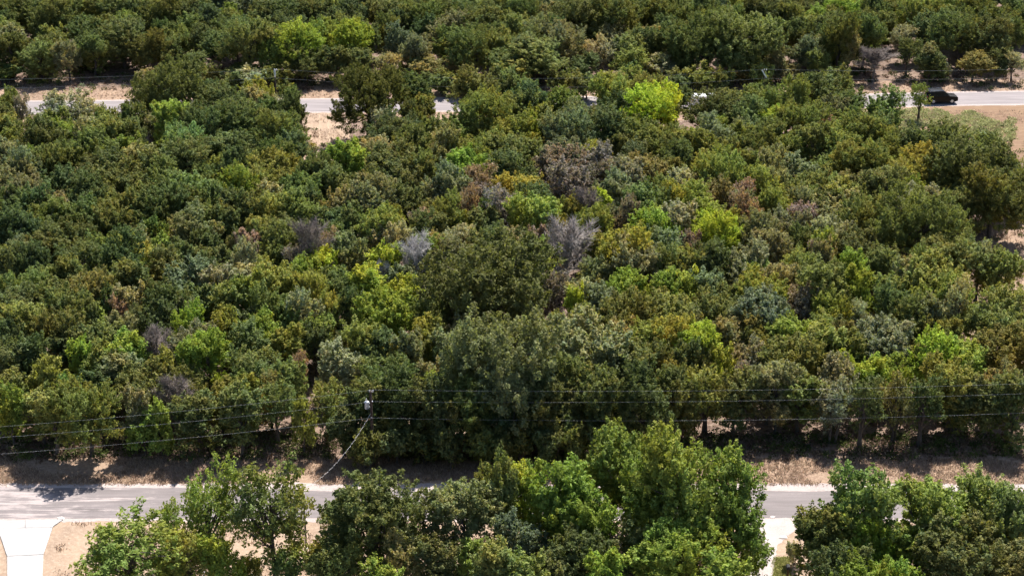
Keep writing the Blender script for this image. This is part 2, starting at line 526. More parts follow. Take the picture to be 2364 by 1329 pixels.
def oak_crown(seed, W, Hc, z0, dens=1.0, leaf=0.27, gap=0.0):
    r = np.random.default_rng(seed)
    area = 3.14 * W * (0.5 * W + Hc) * 0.62
    cr = 0.25 + 0.021 * W
    n_clump = int(area / (cr * cr * 2.0) * dens * 1.2)
    P, D, lobes = crown_shape(r, W, Hc, z0, n_clump, seed % 4)
    nleaf = 9.5 * (cr / leaf) ** 2
    cc, nn, ss, tt, ww = [], [], [], [], []
    f1, f2 = r.normal(size=3) * 0.9 / W * 3, r.normal(size=3) * 0.9 / W * 5
    for p, d in zip(P, D):
        R_ = cr * r.uniform(0.55, 1.4)
        warm = 0.55 * math.sin(float(p @ f1) + seed) + 0.45 * math.sin(float(p @ f2) + 2 * seed) + r.normal() * 0.35
        m = int(nleaf * (R_ / cr) ** 2 * r.uniform(0.6, 1.2)) + 3
        v = unit(r.normal(size=(m, 3)))
        up = unit(d * 0.9 + np.array([0, 0, 0.75]) + 0.3 * r.normal(size=3))
        t = r.random((m, 1))
        rad = R_ * r.uniform(0.25, 0.95, (m, 1)) * (1.15 - 0.7 * t)
        c = p + v * rad + up * (R_ * (2.0 * t - 0.6))
        cc.append(c)
        nn.append(unit(v * 0.6 + up * 0.45 + np.array([0, 0, 0.25]) + 0.75 * r.normal(size=(m, 3))))
        ss.append(leaf * r.uniform(0.6, 1.3, m))
        tt.append(r.normal(1.0, 0.12) * r.uniform(0.75, 1.25, m))
        ww.append(np.full(m, warm) + r.normal(size=m) * 0.25)
    cc, nn, ss, tt, ww = map(np.concatenate, (cc, nn, ss, tt, ww))
    if gap:
        keep = r.random(len(cc)) > gap
        cc, nn, ss, tt, ww = cc[keep], nn[keep], ss[keep], tt[keep], ww[keep]
    return quads_mesh('crown', leaf_quads(r, cc, nn, ss), M['leaf'], np.clip(tt, 0.35, 1.7), np.clip(ww * (0.45 if W > 11 else 1.0), -0.7, 1.4)), P

def cedar_crown(seed, W, Hc, z0, leaf=0.24):
    """upright feathery sprays on a loose cone"""
    r = np.random.default_rng(seed)
    P = []
    n = int(26 * W * Hc / 12)
    for i in range(n):
        t = r.random() ** 0.8
        rad = (W / 2) * (1 - t) ** 0.62 * r.uniform(0.55, 1.02)
        an = r.uniform(0, 6.283)
        P.append([rad * math.cos(an), rad * math.sin(an), z0 + Hc * t * 0.9])
    P = np.array(P)
    cc, nn, ss, tt, ax = [], [], [], [], []
    for p in P:
        out = np.array([p[0], p[1], 0]); out = out / max(np.linalg.norm(out), 0.2)
        a = unit(np.array([out * 0.55 + [0, 0, 1.0]]))[0] + 0.15 * r.normal(size=3)
        L = r.uniform(0.7, 1.25)
        m = 95
        h = r.random(m)
        c = p + a * (h * L)[:, None] + r.normal(size=(m, 3)) * (0.28 * (1 - 0.75 * h))[:, None]
        cc.append(c); ax.append(np.repeat(a[None], m, 0))
        nn.append(unit(out * 0.7 + np.array([0, 0, 0.3]) + 0.7 * r.normal(size=(m, 3))))
        ss.append(leaf * r.uniform(0.6, 1.2, m)); tt.append(r.normal(1.0, 0.1) * r.uniform(0.7, 1.3, m))
    cc, nn, ss, tt, ax = map(np.concatenate, (cc, nn, ss, tt, ax))
    return quads_mesh('crown', leaf_quads(r, cc, nn, ss, 1.7, unit(ax)), M['leaf'], np.clip(tt, 0.35, 1.7)), P

def trunk_mesh(seed, H, z0, P, W, stems=1, nlimb=12, rad=None):
    r = random.Random(seed)
    m = MB()
    rad = rad or 0.055 + 0.022 * W
    tips = list(range(len(P)))
    r.shuffle(tips)
    for s in range(stems):
        off = Vector((r.uniform(-1, 1), r.uniform(-1, 1), 0)) * (0.0 if stems == 1 else 0.35)
        lean = Vector((r.uniform(-1, 1), r.uniform(-1, 1), 0)) * (0.05 * W)
        top = Vector((0, 0, z0 + (H - z0) * 0.62)) + lean + off * 2
        base = off + Vector((0, 0, -0.15))
        mid1 = base.lerp(top, 0.33) + Vector((r.uniform(-1, 1), r.uniform(-1, 1), 0)) * 0.12
        mid2 = base.lerp(top, 0.66) + Vector((r.uniform(-1, 1), r.uniform(-1, 1), 0)) * 0.2
        m.tube([base, base + Vector((0, 0, 0.35)), mid1, mid2, top], [rad * 1.6, rad * 1.08, rad * 0.88, rad * 0.6, rad * 0.25], 7)
        for j in range(nlimb // stems):
            if not tips: break
            e = Vector(P[tips.pop()])
            t = r.uniform(0.35, 0.92)
            a = mid1.lerp(mid2, (t - 0.33) / 0.33) if t < 0.66 else mid2.lerp(top, (t - 0.66) / 0.34)
            q = a.lerp(e, 0.5) + Vector((r.uniform(-1, 1), r.uniform(-1, 1), r.uniform(-0.2, 0.9))) * (0.06 * W)
            w = rad * (0.62 - 0.3 * t)
            m.tube([a, a.lerp(q, 0.5) + Vector((0, 0, 0.05 * W)) * r.uniform(-0.3, 0.6), q, e], [w, w * 0.75, w * 0.5, w * 0.15], 5)
    return m.mesh('trunk', M['bark'])

def bare_tree(seed, W, H, z0, twigs=1500, thick=1.0):
    """leafless: trunk with limbs, and a haze of fine twigs that follow the limbs"""
    r = random.Random(seed)
    m = MB(); tw = MB()
    rad = 0.07 + 0.018 * W
    top = Vector((r.uniform(-.3, .3), r.uniform(-.3, .3), z0 + (H - z0) * 0.75))
    mid = Vector((r.uniform(-.15, .15), r.uniform(-.15, .15), top.z * 0.5))
    m.tube([(0, 0, -0.15), (0, 0, 0.4), mid, top], [rad * 1.5, rad, rad * 0.75, rad * 0.25], 7)
    ends = []
    for i in range(34):
        t = r.uniform(0.3, 1.0)
        a = mid.lerp(top, (t - 0.5) * 2) if t > 0.5 else Vector((0, 0, 0.4)).lerp(mid, t * 2)
        if a.z < z0 * 0.8: a.z = z0 * 0.8 + r.uniform(0, .6)
        an = i * 2.399 + r.uniform(-.3, .3); el = r.uniform(0.1, 1.3)
        L = (W * 0.5) * r.uniform(0.6, 1.0) if el < 0.8 else min(W * 0.6, (H - a.z)) * r.uniform(0.7, 1.0)
        d = Vector((math.cos(an) * math.cos(el), math.sin(an) * math.cos(el), math.sin(el)))
        b = a + d * L * 0.5 + Vector((r.uniform(-1, 1), r.uniform(-1, 1), r.uniform(0, 1))) * 0.15
        c = b + (d + Vector((0, 0, 0.25))).normalized() * L * 0.5
        w = rad * r.uniform(0.22, 0.42)
        m.tube([a, b, c], [w, w * 0.6, w * 0.2], 5)
        ends += [(a, b), (b, c), (b, c), (b, c)]
    for i in range(twigs):
        a, b = r.choice(ends)
        p = a.lerp(b, r.random())
        d = ((b - a).normalized() + Vector((r.gauss(0, .8), r.gauss(0, .8), r.gauss(0.2, .6)))).normalized()
        L = r.uniform(0.4, 1.15) * (0.7 + 0.05 * W)
        q = p + d * L * 0.5 + Vector((r.gauss(0, .05), r.gauss(0, .05), r.gauss(0, .05)))
        e = q + (d + Vector((r.gauss(0, .4), r.gauss(0, .4), r.gauss(0.1, .3)))).normalized() * L * 0.5
        w = r.uniform(0.011, 0.020) * thick
        tw.tube([p, q, e], [w, w * 0.8, w * 0.4], 3, cap=False)
    me = tw.mesh('crown', M['bark'])
    return me, m.mesh('trunk', M['bark'])

PROTO = {}     # (type, size) -> list of (crown mesh, trunk mesh, W, H)
def add_proto(key, crown, trunk, W, H):
    co = np.empty(len(crown.vertices) * 3, dtype=np.float32)
    crown.vertices.foreach_get('co', co)
    co = co.reshape(-1, 3)
    W = float(np.percentile(np.abs(co[:, 0]), 98) + np.percentile(np.abs(co[:, 1]), 98))     # the size it really came out
    H = float(np.percentile(co[:, 2], 99.3))
    PROTO.setdefault(key, []).append((crown, trunk, W, H))

for i in range(5):
    for size, W, Hc, z0, lf in (('S', 3.8, 5.6, 0.9, 0.165), ('M', 6.2, 7.0, 1.2, 0.175), ('L', 9.2, 8.5, 1.6, 0.19)):
        if size == 'L' and i > 3: continue
        z0 += (0.0, 1.0, -0.5, 0.5, -0.3)[i]; Hc -= (0.0, 1.0, -0.5, 0.5, -0.3)[i]
        c, P = oak_crown(100 + i * 7 + int(W * 10), W, Hc * (0.9 + 0.06 * i), z0, 1.0, lf)
        add_proto(('oak', size), c, trunk_mesh(300 + i + int(W * 10), z0 + Hc, z0, P, W, 2 if i == 2 else 1, 10 + int(W)), W, z0 + Hc * (0.9 + 0.06 * i))
    # loose, see-through crowns with more wood showing
    W, Hc, z0 = (4.6, 4.8, 2.4) if i % 2 else (6.6, 5.6, 2.8)
    if i < 4:
        c, P = oak_crown(700 + i, W, Hc, z0, 0.8, 0.17, 0.42)
        add_proto(('loose', 'L' if i % 2 == 0 else 'S'), c, trunk_mesh(740 + i, z0 + Hc, z0, P, W, 1 + i % 2, 26), W, z0 + Hc)
    if i < 4:
        W, Hc, z0 = (3.4, 5.6, 0.7) if i < 2 else (5.0, 6.6, 0.8)
        c, P = cedar_crown(800 + i, W, Hc, z0)
        add_proto(('cedar', 'S' if i < 2 else 'L'), c, trunk_mesh(840 + i, z0 + Hc, z0, P, W, 1, 6), W, z0 + Hc * 1.05)
    if i < 4:
        W, H, z0 = (4.0, 6.2, 1.6) if i < 2 else (5.8, 7.6, 1.8)
        c, t = bare_tree(900 + i, W, H, z0, 2600 if i < 2 else 4200)
        add_proto(('bare', 'S' if i < 2 else 'L'), c, t, W, H)
    if i < 3:
        W, Hc, z0 = 2.6, 2.2, 0.25
        c, P = oak_crown(950 + i, W, Hc, z0, 0.9, 0.16, 0.15)
        add_proto(('shrub', 'S'), c, trunk_mesh(980 + i, z0 + Hc, z0, P, W, 3, 9, 0.05), W, z0 + Hc)
c, P = oak_crown(1234, 14.5, 8.9, 2.5, 0.85, 0.21)
add_proto(('oak', 'XL'), c, trunk_mesh(1235, 11.4, 2.2, P, 14.5, 2, 30, 0.42), 14.5, 11.4)
c, P = oak_crown(1240, 12.0, 10.0, 2.0, 1.0, 0.21)
add_proto(('oak', 'XL'), c, trunk_mesh(1241, 12.0, 2.6, P, 12.0, 1, 26, 0.36), 12.0, 12.0)

# leaf colours of the tree sorts seen in the wood (linear)
COL = {
    'D': (0.128, 0.144, 0.054), 'G': (0.182, 0.196, 0.063), 'Gb': (0.202, 0.244, 0.060), 'B': (0.238, 0.285, 0.056),
    'Y': (0.325, 0.365, 0.058), 'Oy': (0.242, 0.244, 0.066), 'O': (0.228, 0.206, 0.100), 'R': (0.262, 0.192, 0.148),
    'S': (0.198, 0.208, 0.108), 'E': (0.290, 0.272, 0.160), 'P': (0.215, 0.175, 0.152), 'X': (0.50, 0.47, 0.455), 'K': (0.36, 0.315, 0.285),
}
COLNAME = {'D': 'dark green', 'G': 'mid green', 'Gb': 'fresh green', 'B': 'bright green', 'Y': 'yellow green', 'Oy': 'golden olive', 'O': 'brownish olive',
           'R': 'rusty brown', 'S': 'grey green', 'E': 'pale khaki', 'P': 'purplish brown', 'X': 'ash grey', 'K': 'pinkish grey'}

# every tree one can make out: crown centre x, y and size w, h in the photograph, colour, form (o oak, l loose, c cedar, b bare, s shrub), extra height in metres
TREES_TXT = '''
40 30 100 85 D;112 40 110 90 D;165 25 90 80 G;230 18 90 60 D;305 30 95 80 D;365 35 100 90 D;420 40 80 90 D;475 55 70 80 D;528 45 75 75 Gb c;615 35 110 80 D;722 30 90 70 D;780 20 70 60 G
22 125 70 90 D;88 130 80 75 G;152 138 65 85 O;280 95 110 100 D;335 125 95 110 D;487 115 75 80 D;575 100 110 100 G;625 130 60 80 Oy;688 88 95 70 Y;700 140 100 80 D;757 85 90 80 Gb;762 150 70 80 D;455 150 60 60 D l;555 170 70 50 D
385 205 150 130 D;510 232 110 70 D;597 215 65 55 Oy;668 248 65 75 D;632 247 40 50 E l;395 275 95 75 B;18 235 40 60 G;45 255 40 70 R l;155 245 110 65 E l;130 272 60 45 G;195 265 60 50 S l;242 272 70 50 G;300 270 60 60 D;12 280 50 70 D
90 315 100 80 D;160 302 70 55 Gb;203 292 60 45 E l;247 300 80 60 G;297 305 60 60 G;475 280 110 80 D;548 280 110 90 D;640 300 110 90 G;655 330 90 60 D;405 330 110 70 G;220 335 100 60 G;20 325 60 50 G;50 372 80 60 O;105 360 90 60 D;135 382 80 60 D;190 360 80 60 D
245 385 110 80 D;322 365 60 60 O;358 370 60 50 D;430 365 110 80 D;530 345 100 70 D;508 380 45 45 Oy;550 372 80 60 D;628 355 90 60 D;25 410 70 60 O;55 435 80 50 O;115 420 100 60 D;200 425 100 60 D;290 415 100 70 D;365 400 80 60 G;410 430 110 60 G;552 415 80 60 B;615 402 120 90 G;665 410 80 80 G
717 350 30 40 O s;738 382 80 50 D;765 415 90 80 G
812 30 80 60 D;880 25 80 60 D;972 35 90 70 G;925 60 60 70 D;888 62 60 60 G;1037 55 80 60 O;1105 60 110 90 D;1135 18 90 60 D;1220 22 90 60 D;1268 40 50 60 O;1240 68 60 60 S;1342 42 130 100 D;1425 30 110 90 D;1478 22 70 60 G;1545 40 100 90 D
805 85 80 70 B;925 88 70 60 S;962 112 60 60 O;1033 92 70 60 G;1100 120 110 110 D;1060 145 60 50 O;1170 150 80 70 G;1235 130 120 80 G;1220 98 60 40 S;1345 160 70 70 D;1280 80 60 80 D;1420 90 60 60 S;1465 135 80 60 Oy;1508 85 45 50 O;1555 95 80 80 D;1385 115 60 60 E l;1535 160 55 70 S l;897 145 50 50 E l;815 145 80 80 D;985 155 70 50 O l
848 225 150 130 D;950 210 90 80 D;1115 200 130 80 D;1200 195 80 60 G;1225 225 80 60 D;1140 250 120 80 Oy;1215 243 90 70 G;1290 235 70 60 G;1335 258 60 60 S l;1420 207 100 70 Oy;1500 200 110 60 G;1530 255 140 110 Y;1412 250 90 60 D;1405 290 110 80 D;1298 290 110 80 S;1240 265 50 50 B;1195 300 100 70 Oy;1150 330 80 60 G;1050 292 85 80 G;1085 310 60 60 G;1003 302 60 60 G;1025 320 70 60 S l
905 310 110 80 D;955 325 80 60 D;828 335 40 40 D s;795 355 60 60 B;825 365 60 50 B;872 355 80 50 O;915 385 110 90 D;975 375 70 60 G;1005 365 60 50 D;1080 377 100 60 B;1065 335 70 50 G;1172 348 100 60 G;1222 352 80 60 G;1180 400 110 100 D;1290 372 110 70 R;1298 342 70 40 O;1367 368 80 70 R;1438 335 90 80 D;1475 305 90 80 D;1505 325 80 60 G;1552 325 70 60 G;1467 360 70 60 O;1500 392 80 70 O;1440 405 90 80 E;1390 410 70 80 P l;1320 415 100 90 R;1560 360 80 70 D;1545 400 70 70 D;1105 420 70 80 R l;1030 415 100 70 S;970 395 60 60 D;865 435 90 60 O;800 400 60 80 G;945 430 70 80 D
1584 28 80 70 G;1632 20 70 60 D;1665 20 50 60 O;1700 12 50 50 Oy;1767 30 100 80 D;1825 40 60 60 G;1885 40 70 50 Gb;1855 20 80 50 D;1950 14 70 50 B;1980 38 70 50 B;2014 20 70 60 D;2055 25 70 70 D;2132 30 100 70 G;2200 20 100 70 G;2268 30 110 80 D;2335 40 80 90 D
1727 90 150 110 G;1750 62 60 50 Oy;1632 88 130 100 D;1584 110 80 100 D;1767 112 80 90 D;1797 130 35 50 O;1794 155 50 50 O;1852 88 70 90 D;1868 125 80 80 S;1895 145 60 60 G;1943 112 75 160 D;1965 128 40 110 O;1930 70 80 80 D;2000 90 80 110 D;2030 60 80 80 D;2095 85 60 50 E;2102 128 60 80 D l;2153 125 50 45 O;2156 150 70 60 D;2160 75 80 80 D;2224 85 120 120 D;2251 147 75 50 O;2292 95 90 110 D;2342 80 60 80 D;2308 145 50 60 D;2021 165 75 110 P b;2187 175 40 50 E s;2343 155 50 70 E l
1665 256 115 90 D;1723 270 90 80 G;1686 237 60 50 G;1740 230 60 50 G;1822 218 100 70 G;1885 205 80 60 D;1943 225 90 70 D;1787 278 60 60 B;1855 280 110 90 G;1926 250 70 50 O;1960 245 60 50 D;2041 250 90 80 G;2126 222 45 55 Oy l;1727 310 60 50 G;1902 288 50 40 R;1984 297 110 70 G;2190 335 130 90 D;2250 390 175 140 D;2300 450 150 130 D;2119 340 100 90 D;2031 320 80 60 G;1950 322 80 60 G;1885 330 90 80 D;1650 310 80 80 S;1835 345 80 60 G;1747 335 70 70 D;1598 340 90 80 G;1648 382 110 70 Oy;1727 380 60 60 G;1608 365 30 30 R s;1780 380 60 60 S;1850 390 80 60 S;1755 415 80 60 Oy;1716 438 60 50 R l;1640 440 70 50 O;1585 425 60 70 E;1984 370 120 90 G;1925 375 80 70 G;2020 365 80 60 Oy;2055 340 80 60 G;2118 390 120 90 G;2110 430 60 40 B;1870 425 80 60 G;1935 435 70 50 G;2055 425 100 70 D;2150 420 90 70 D
20 460 90 60 D;85 460 100 60 D;125 468 50 40 O;205 455 90 60 D;20 505 90 70 D;115 505 110 80 G;195 498 100 80 G;262 490 90 70 G;340 475 150 110 D;415 465 80 60 D;487 460 80 70 G;443 528 110 110 S;508 530 70 100 D;530 475 60 80 D;575 480 70 70 D;637 475 80 70 Oy;695 487 90 80 Oy;778 460 60 50 O;45 540 100 80 D;110 555 110 80 D;183 540 80 70 D;270 530 80 70 D;210 578 70 70 G;272 585 110 90 D;370 582 75 85 Gb c;300 635 80 60 D;22 605 70 70 D;68 600 80 70 D;85 657 100 70 G;27 672 80 70 G;137 650 60 60 G;200 660 90 70 O;160 622 70 50 D;275 657 60 60 D;420 645 110 90 S;375 643 35 35 B s;485 660 70 60 G;475 605 60 60 D;508 635 60 40 E;562 590 50 70 E l;542 552 35 40 O;582 562 60 60 R;637 555 90 90 G;720 548 80 70 P b;760 560 50 60 R l;735 607 65 70 Y;680 605 50 70 P l;637 640 90 70 Oy;712 665 80 60 Oy;772 655 60 70 G;582 675 80 80 Gb;527 687 70 60 G;627 695 90 70 G;700 700 70 50 E;450 690 80 60 D;372 695 100 80 D;305 690 80 60 O;240 690 60 60 D;145 690 90 70 G;190 710 80 60 G;12 705 40 40 R s;267 715 40 70 R l;315 722 40 40 S l;290 742 60 40 O
40 745 110 80 G;20 785 90 90 D;135 755 100 90 D;217 742 70 70 Gb c;165 800 80 80 D;237 785 90 80 G;352 738 90 70 D;440 738 85 70 B;508 748 60 60 Oy;555 750 70 70 D;602 755 80 70 B;650 735 70 60 G;758 710 40 60 Oy;740 772 80 80 Gb;663 780 70 60 Oy;724 806 80 110 D l;355 805 70 90 P b;288 805 80 70 B;183 805 45 40 Y;475 815 100 90 B;592 812 120 120 D;630 790 60 60 B;375 845 60 80 Oy c;108 862 110 80 Oy c;282 860 90 90 S;70 820 100 90 D;25 845 90 100 D;220 830 80 80 G;562 885 60 40 Oy;668 870 70 70 G;785 805 40 60 O;688 835 40 50 R l
800 475 60 70 G;845 465 90 80 O;940 465 80 90 D;1010 455 70 50 S;1040 485 75 80 Oy;1080 475 50 90 R l;1105 460 60 80 R l;1160 485 75 110 P l;1235 490 105 90 Gb;1318 495 60 70 G;1352 470 50 70 P b;1392 475 45 70 Y c;1385 512 80 70 Oy;1450 490 45 70 R l;1497 467 110 80 G;1570 460 60 70 Oy;1570 498 60 60 E;1515 525 100 80 B;1440 555 100 60 Oy;817 515 70 80 D;892 510 90 60 Oy;985 510 60 60 R l;807 585 90 90 S;865 540 70 70 D;895 540 70 60 E;900 592 60 50 Y;955 605 85 115 X b;885 625 40 40 X b;1000 575 80 70 Gb;1035 585 80 60 O;1135 550 90 60 D;1195 580 90 60 D;1240 583 65 50 B;1240 545 50 35 R;1310 572 110 115 K b;1130 640 280 190 D;848 648 70 60 B;930 635 60 50 S;925 680 80 70 B;888 705 110 70 B;997 712 90 60 G;800 670 70 60 G;815 705 80 70 D;1297 630 30 40 R s;1280 665 60 80 P l;1372 632 90 70 S;1418 595 70 70 G;1475 590 100 70 O;1457 660 85 70 B;1338 680 45 35 Y;1362 700 100 90 S;1540 670 110 80 B;1437 720 100 80 D;1530 712 110 60 G;1550 605 80 70 G
840 770 95 70 Oy;908 818 45 50 Oy;868 815 100 100 D;973 765 70 60 Oy;942 800 60 70 O;1060 765 70 60 S;1027 810 80 90 S;1165 795 210 120 S o 3;1280 750 60 50 G;1295 800 60 80 E;1375 800 140 120 S o 2;1100 860 120 100 D o 1;1200 870 120 100 D o 1;997 865 60 60 S;1445 770 60 60 O;1492 785 110 80 Oy;1552 755 90 60 Oy;1525 830 90 70 D;1455 840 90 90 D;1290 865 120 80 D o 1
1615 467 90 70 Oy;1722 478 60 80 R l;1785 465 70 60 Oy;1858 465 80 60 S;1922 490 110 100 S;1905 458 60 40 G;2015 505 120 90 G;1980 460 60 60 D;2140 495 180 120 G;2235 490 100 110 D;1648 535 125 100 Y;1690 507 50 50 G;1595 560 40 50 R;1747 528 80 80 O;1800 525 70 80 O;1858 520 50 60 O;1900 548 50 40 B;1890 582 40 50 R l;1980 565 80 60 D;1780 565 80 60 O;1723 595 90 70 E;1585 605 70 60 G;1640 590 90 60 D;1910 585 50 60 O;1696 622 40 30 R s;1745 630 70 60 Gb;1800 635 80 60 O;1965 612 70 60 B;1912 640 120 90 Oy;1995 665 75 90 B;2040 615 100 90 G;2092 625 50 50 E;2130 600 80 60 G;2190 587 150 90 G;2165 635 110 70 Oy;2195 670 80 60 Oy;2312 622 95 90 G;2268 590 50 60 E l;1585 670 80 90 B;1767 670 100 80 Gb;1640 655 90 70 S;1855 687 75 60 P l;1922 720 90 90 Oy;1660 710 90 70 D;1745 722 120 100 S;1987 725 50 60 E l;2070 695 90 80 D;2110 735 110 100 D;2145 718 50 60 O;2215 715 60 150 E l;2325 750 150 150 G;2320 810 130 100 D;1595 748 70 60 O;1622 785 95 70 Y;1680 775 60 70 O;1665 820 60 50 B;1600 830 80 80 D;1720 745 80 70 D;1835 770 120 70 Gb;1905 780 80 60 Oy;1828 820 120 90 D;2050 780 120 90 S;1955 832 50 40 Y l;1985 805 70 70 G;2018 857 65 60 B;1935 865 80 70 E;2160 795 95 60 Y;2140 825 90 80 G;2225 825 80 70 B;2205 865 110 70 G;1800 872 110 60 S;2092 870 40 40 B;1727 868 60 60 P l
15 950 70 110 Gb;195 955 160 150 G;90 950 80 90 G;115 930 80 60 Oy;150 905 70 70 Gb;325 985 75 110 Gb c;300 935 60 70 O;365 970 50 90 Gb c;400 905 70 70 P b;450 975 90 130 D;508 930 80 100 G;550 960 90 130 D;640 945 80 120 G l;697 975 45 110 Oy c;620 890 60 50 O;755 940 80 120 G l;790 985 80 110 D
860 945 90 130 D o 1;930 930 110 130 D o 1;1010 930 110 140 D o 1.5;1080 945 110 140 D o 1.5;1160 935 110 140 D o 1.5;1240 940 110 140 D o 1.5;1320 930 110 140 D o 1.5;1400 925 110 140 D o 1.5;1480 925 110 140 D o 1.5;1560 920 110 130 D o 1;840 1020 70 70 D s 1.5;905 1008 80 70 D s 1.5;975 1012 75 70 D s 2;1045 1015 80 70 D s 2;1120 1010 80 70 D s 2;1190 1015 80 70 D s 2;1265 1010 80 70 D s 2;1335 1010 70 70 D s 2;1410 1005 80 70 D s 1.5;1630 915 90 120 G l;1700 915 90 120 D;1780 910 90 110 G l;1850 920 90 110 G;1930 925 80 100 E l;2000 930 90 110 D l;2070 925 80 110 O l;2140 930 90 110 D l;2210 930 90 110 D;2290 925 90 120 D;2350 930 90 120 D
470 1150 130 130 Gb l 2.5;1475 1140 120 150 Gb o 2;1500 1195 110 120 B o 1;570 1302 60 50 G s;660 1290 80 60 G s 1;405 1300 80 60 Gb s 1;740 1290 70 60 D s 1;388 1188 55 60 Gb l;622 1165 155 160 G l 3;300 1272 195 145 Gb l 0;500 1275 90 90 B o 0;430 1270 85 90 Oy l 0;855 1198 205 180 D o 1;1072 1198 150 150 S o 1.5;1150 1110 95 110 G o 2.5;1210 1112 80 70 B o 2;1290 1130 160 120 B o 2;1345 1200 150 160 B o 2;1408 1070 135 150 Gb o 3.5;1590 1105 210 210 Gb o 3;1702 1185 130 170 Gb o 2.5;1600 1275 180 120 B o 0;1330 1270 130 90 D o 0;1085 1295 90 100 Gb c 0;1510 1208 70 60 G l -1;1530 1290 110 80 B o 0;800 1295 90 80 Oy l 0;865 1325 100 50 B o 0;925 1265 90 80 O l 0;1000 1295 90 90 D o 0;1205 1312 100 70 G o 0;1390 1315 90 70 B o 0;1980 1165 170 160 Gb o 2.5;1905 1230 110 120 D o 1;2030 1240 100 100 B o 1;2145 1200 160 150 Gb o 2;2290 1135 130 90 Oy o 1.5;2325 1205 140 140 G o 1.5;2225 1275 150 120 D o 1;2120 1275 100 100 Gb o 0;1950 1305 120 90 D o 0;1990 1322 150 60 B o 0;2080 1325 100 60 B o 0;2315 1305 130 90 D o 0;1835 1275 35 60 E s;1150 1300 100 80 G o 0;1270 1320 90 60 D o 0;1680 1315 100 70 Gb o 0

10 160 65 40 D s 0.7;349 176 65 40 O s 1.3;416 176 70 40 E s 0.8;484 168 48 40 D s 0.9;530 176 72 40 D s 0.5;585 176 65 40 E s 1.1;641 168 68 40 D s 1.5;843 184 54 40 D s 0.1;908 176 48 40 D s 0.1;975 150 55 40 D s 0.7;1016 184 66 40 D s 0.7;1073 184 75 40 G s 0.9;1143 168 45 40 D s 1.1;1182 160 79 40 G s 1.1;1225 150 79 40 G s 0.6;1294 176 58 40 D s 0.9;1352 184 68 40 D s 1.1;1420 184 54 40 S s 1.3;1466 168 60 40 G s 0.9;1522 150 72 40 E s 0.6;1572 184 67 40 D s 1.1;1620 168 68 40 G s 1.1;1667 176 45 40 D s 1.7;1706 168 53 40 O s 0.5;1763 160 57 40 G s 1.4;1828 168 55 40 O s 0.2;1892 184 68 40 D s 0.6;1937 168 53 40 D s 1.2
'''

class Tree:
    pass
TREES = []

def place(px, top, W, col, form, H, listed=True, extra=0.0):
    t = Tree()
    p = ground_at(px, top, H * 0.965)
    t.x, t.y, t.W, t.H, t.col, t.form, t.listed = p.x, p.y, W, H, col, form, listed
    TREES.append(t)
    return t

hr = random.Random(21)
def top_sin(py): return PITCH + math.atan((py - 664.5) / FPX)
def top_of(py, h): return py - h / 2 + 2
FORMS = {'o': 'oak', 'l': 'loose', 'c': 'cedar', 'b': 'bare', 's': 'shrub'}
for rec in TREES_TXT.replace('\n', ';').split(';'):
    q = rec.split()
    if not q: continue
    px, py, w, h = map(float, q[:4])
    form = FORMS[q[5]] if len(q) > 5 else 'oak'
    extra = float(q[6]) if len(q) > 6 else 0.0
    depth = to_px(ground_at(px, py + h * 0.3, 4.0))[2]
    W = w * depth / FPX * 1.10
    if form == 'shrub': H = 2.4 + 0.2 * W
    elif form == 'cedar': H = 4.6 + 0.55 * W
    elif form == 'bare': H = 5.6 + 0.35 * W
    else: H = 5.1 + 0.5 * W
    if h / w > 1.25 and form not in ('shrub',): H *= 1.0 + min(0.35, 0.3 * (h / w - 1.25))
    H += extra
    if form != 'shrub' and extra == 0 and py > 300 and top_of(py, h) < 990:
        if q[4] in ('Y', 'B', 'R', 'P', 'O', 'Oy', 'E'): H += 0.7; W *= 1.12 if w < 75 else 1.04     # the coloured ones stand clear of their neighbours
        if form == 'bare': H += 1.0
    top = py - h / 2 + 2
    H = min(H * hr.uniform(0.88, 1.14), 14.5)
    sag_ = top_sin(py)
    ha, hc = W * 0.42, H * 0.42
    top += (math.hypot(hc * math.cos(sag_), ha * math.sin(sag_)) - hc * math.cos(sag_)) * FPX / depth      # a wide dome shows its far shoulder above its tip
    def foot(hh):
        p = ground_at(px, top, hh * 0.965)
        return to_px((p.x, p.y, 0))[1]
    if form != 'shrub':
        if py < 190:                                   # beyond the far road: feet stay behind its verge
            while foot(H) > 190 and H > 3.2: H -= 0.2
        elif foot(H) < 272 and py < 300:               # this side of the far road
            while foot(H) < 272 and H < 14: H += 0.2
        elif top < 990:                                # front row of the wood stays behind the near verge
            while foot(H) > 1052 and H > 4: H -= 0.2
        else:                                          # this side of the near road
            while foot(H) < 1216 and H < 15: H += 0.2
    place(px, top, W, q[4], form, H, True)

# more trees of the same wood wherever the ground would otherwise lie open
CLEAR = [(60, 185, 312, 264), (690, 200, 778, 264), (700, 255, 812, 385), (1000, 212, 1062, 258), (1285, 205, 1345, 236), (1590, 165, 1690, 240), (1965, 112, 2400, 252), (2085, 240, 2400, 300),
         (2330, 270, 2400, 365), (2225, 505, 2400, 560), (2262, 590, 2400, 690), (2235, 660, 2290, 775), (-50, 1075, 425, 1205), (-50, 1190, 215, 1400), (715, 1085, 760, 1160), (950, 1085, 1010, 1165), (1760, 1085, 1905, 1400),
         (2070, 1085, 2225, 1140), (-50, 1085, 2400, 1150), (760, 1060, 1010, 1110), (520, 1240, 720, 1400), (860, 195, 1000, 210)]
def clear_of(px, py, w, h):
    x0, x1, y0, y1 = px - w * 0.42, px + w * 0.42, py - h * 0.5, py + h * 0.5
    for a, b, c, d in CLEAR:
        if x1 > a and x0 < c and y1 > b and y0 < d:
            return False
    return True
fr = random.Random(77)
grid = {}
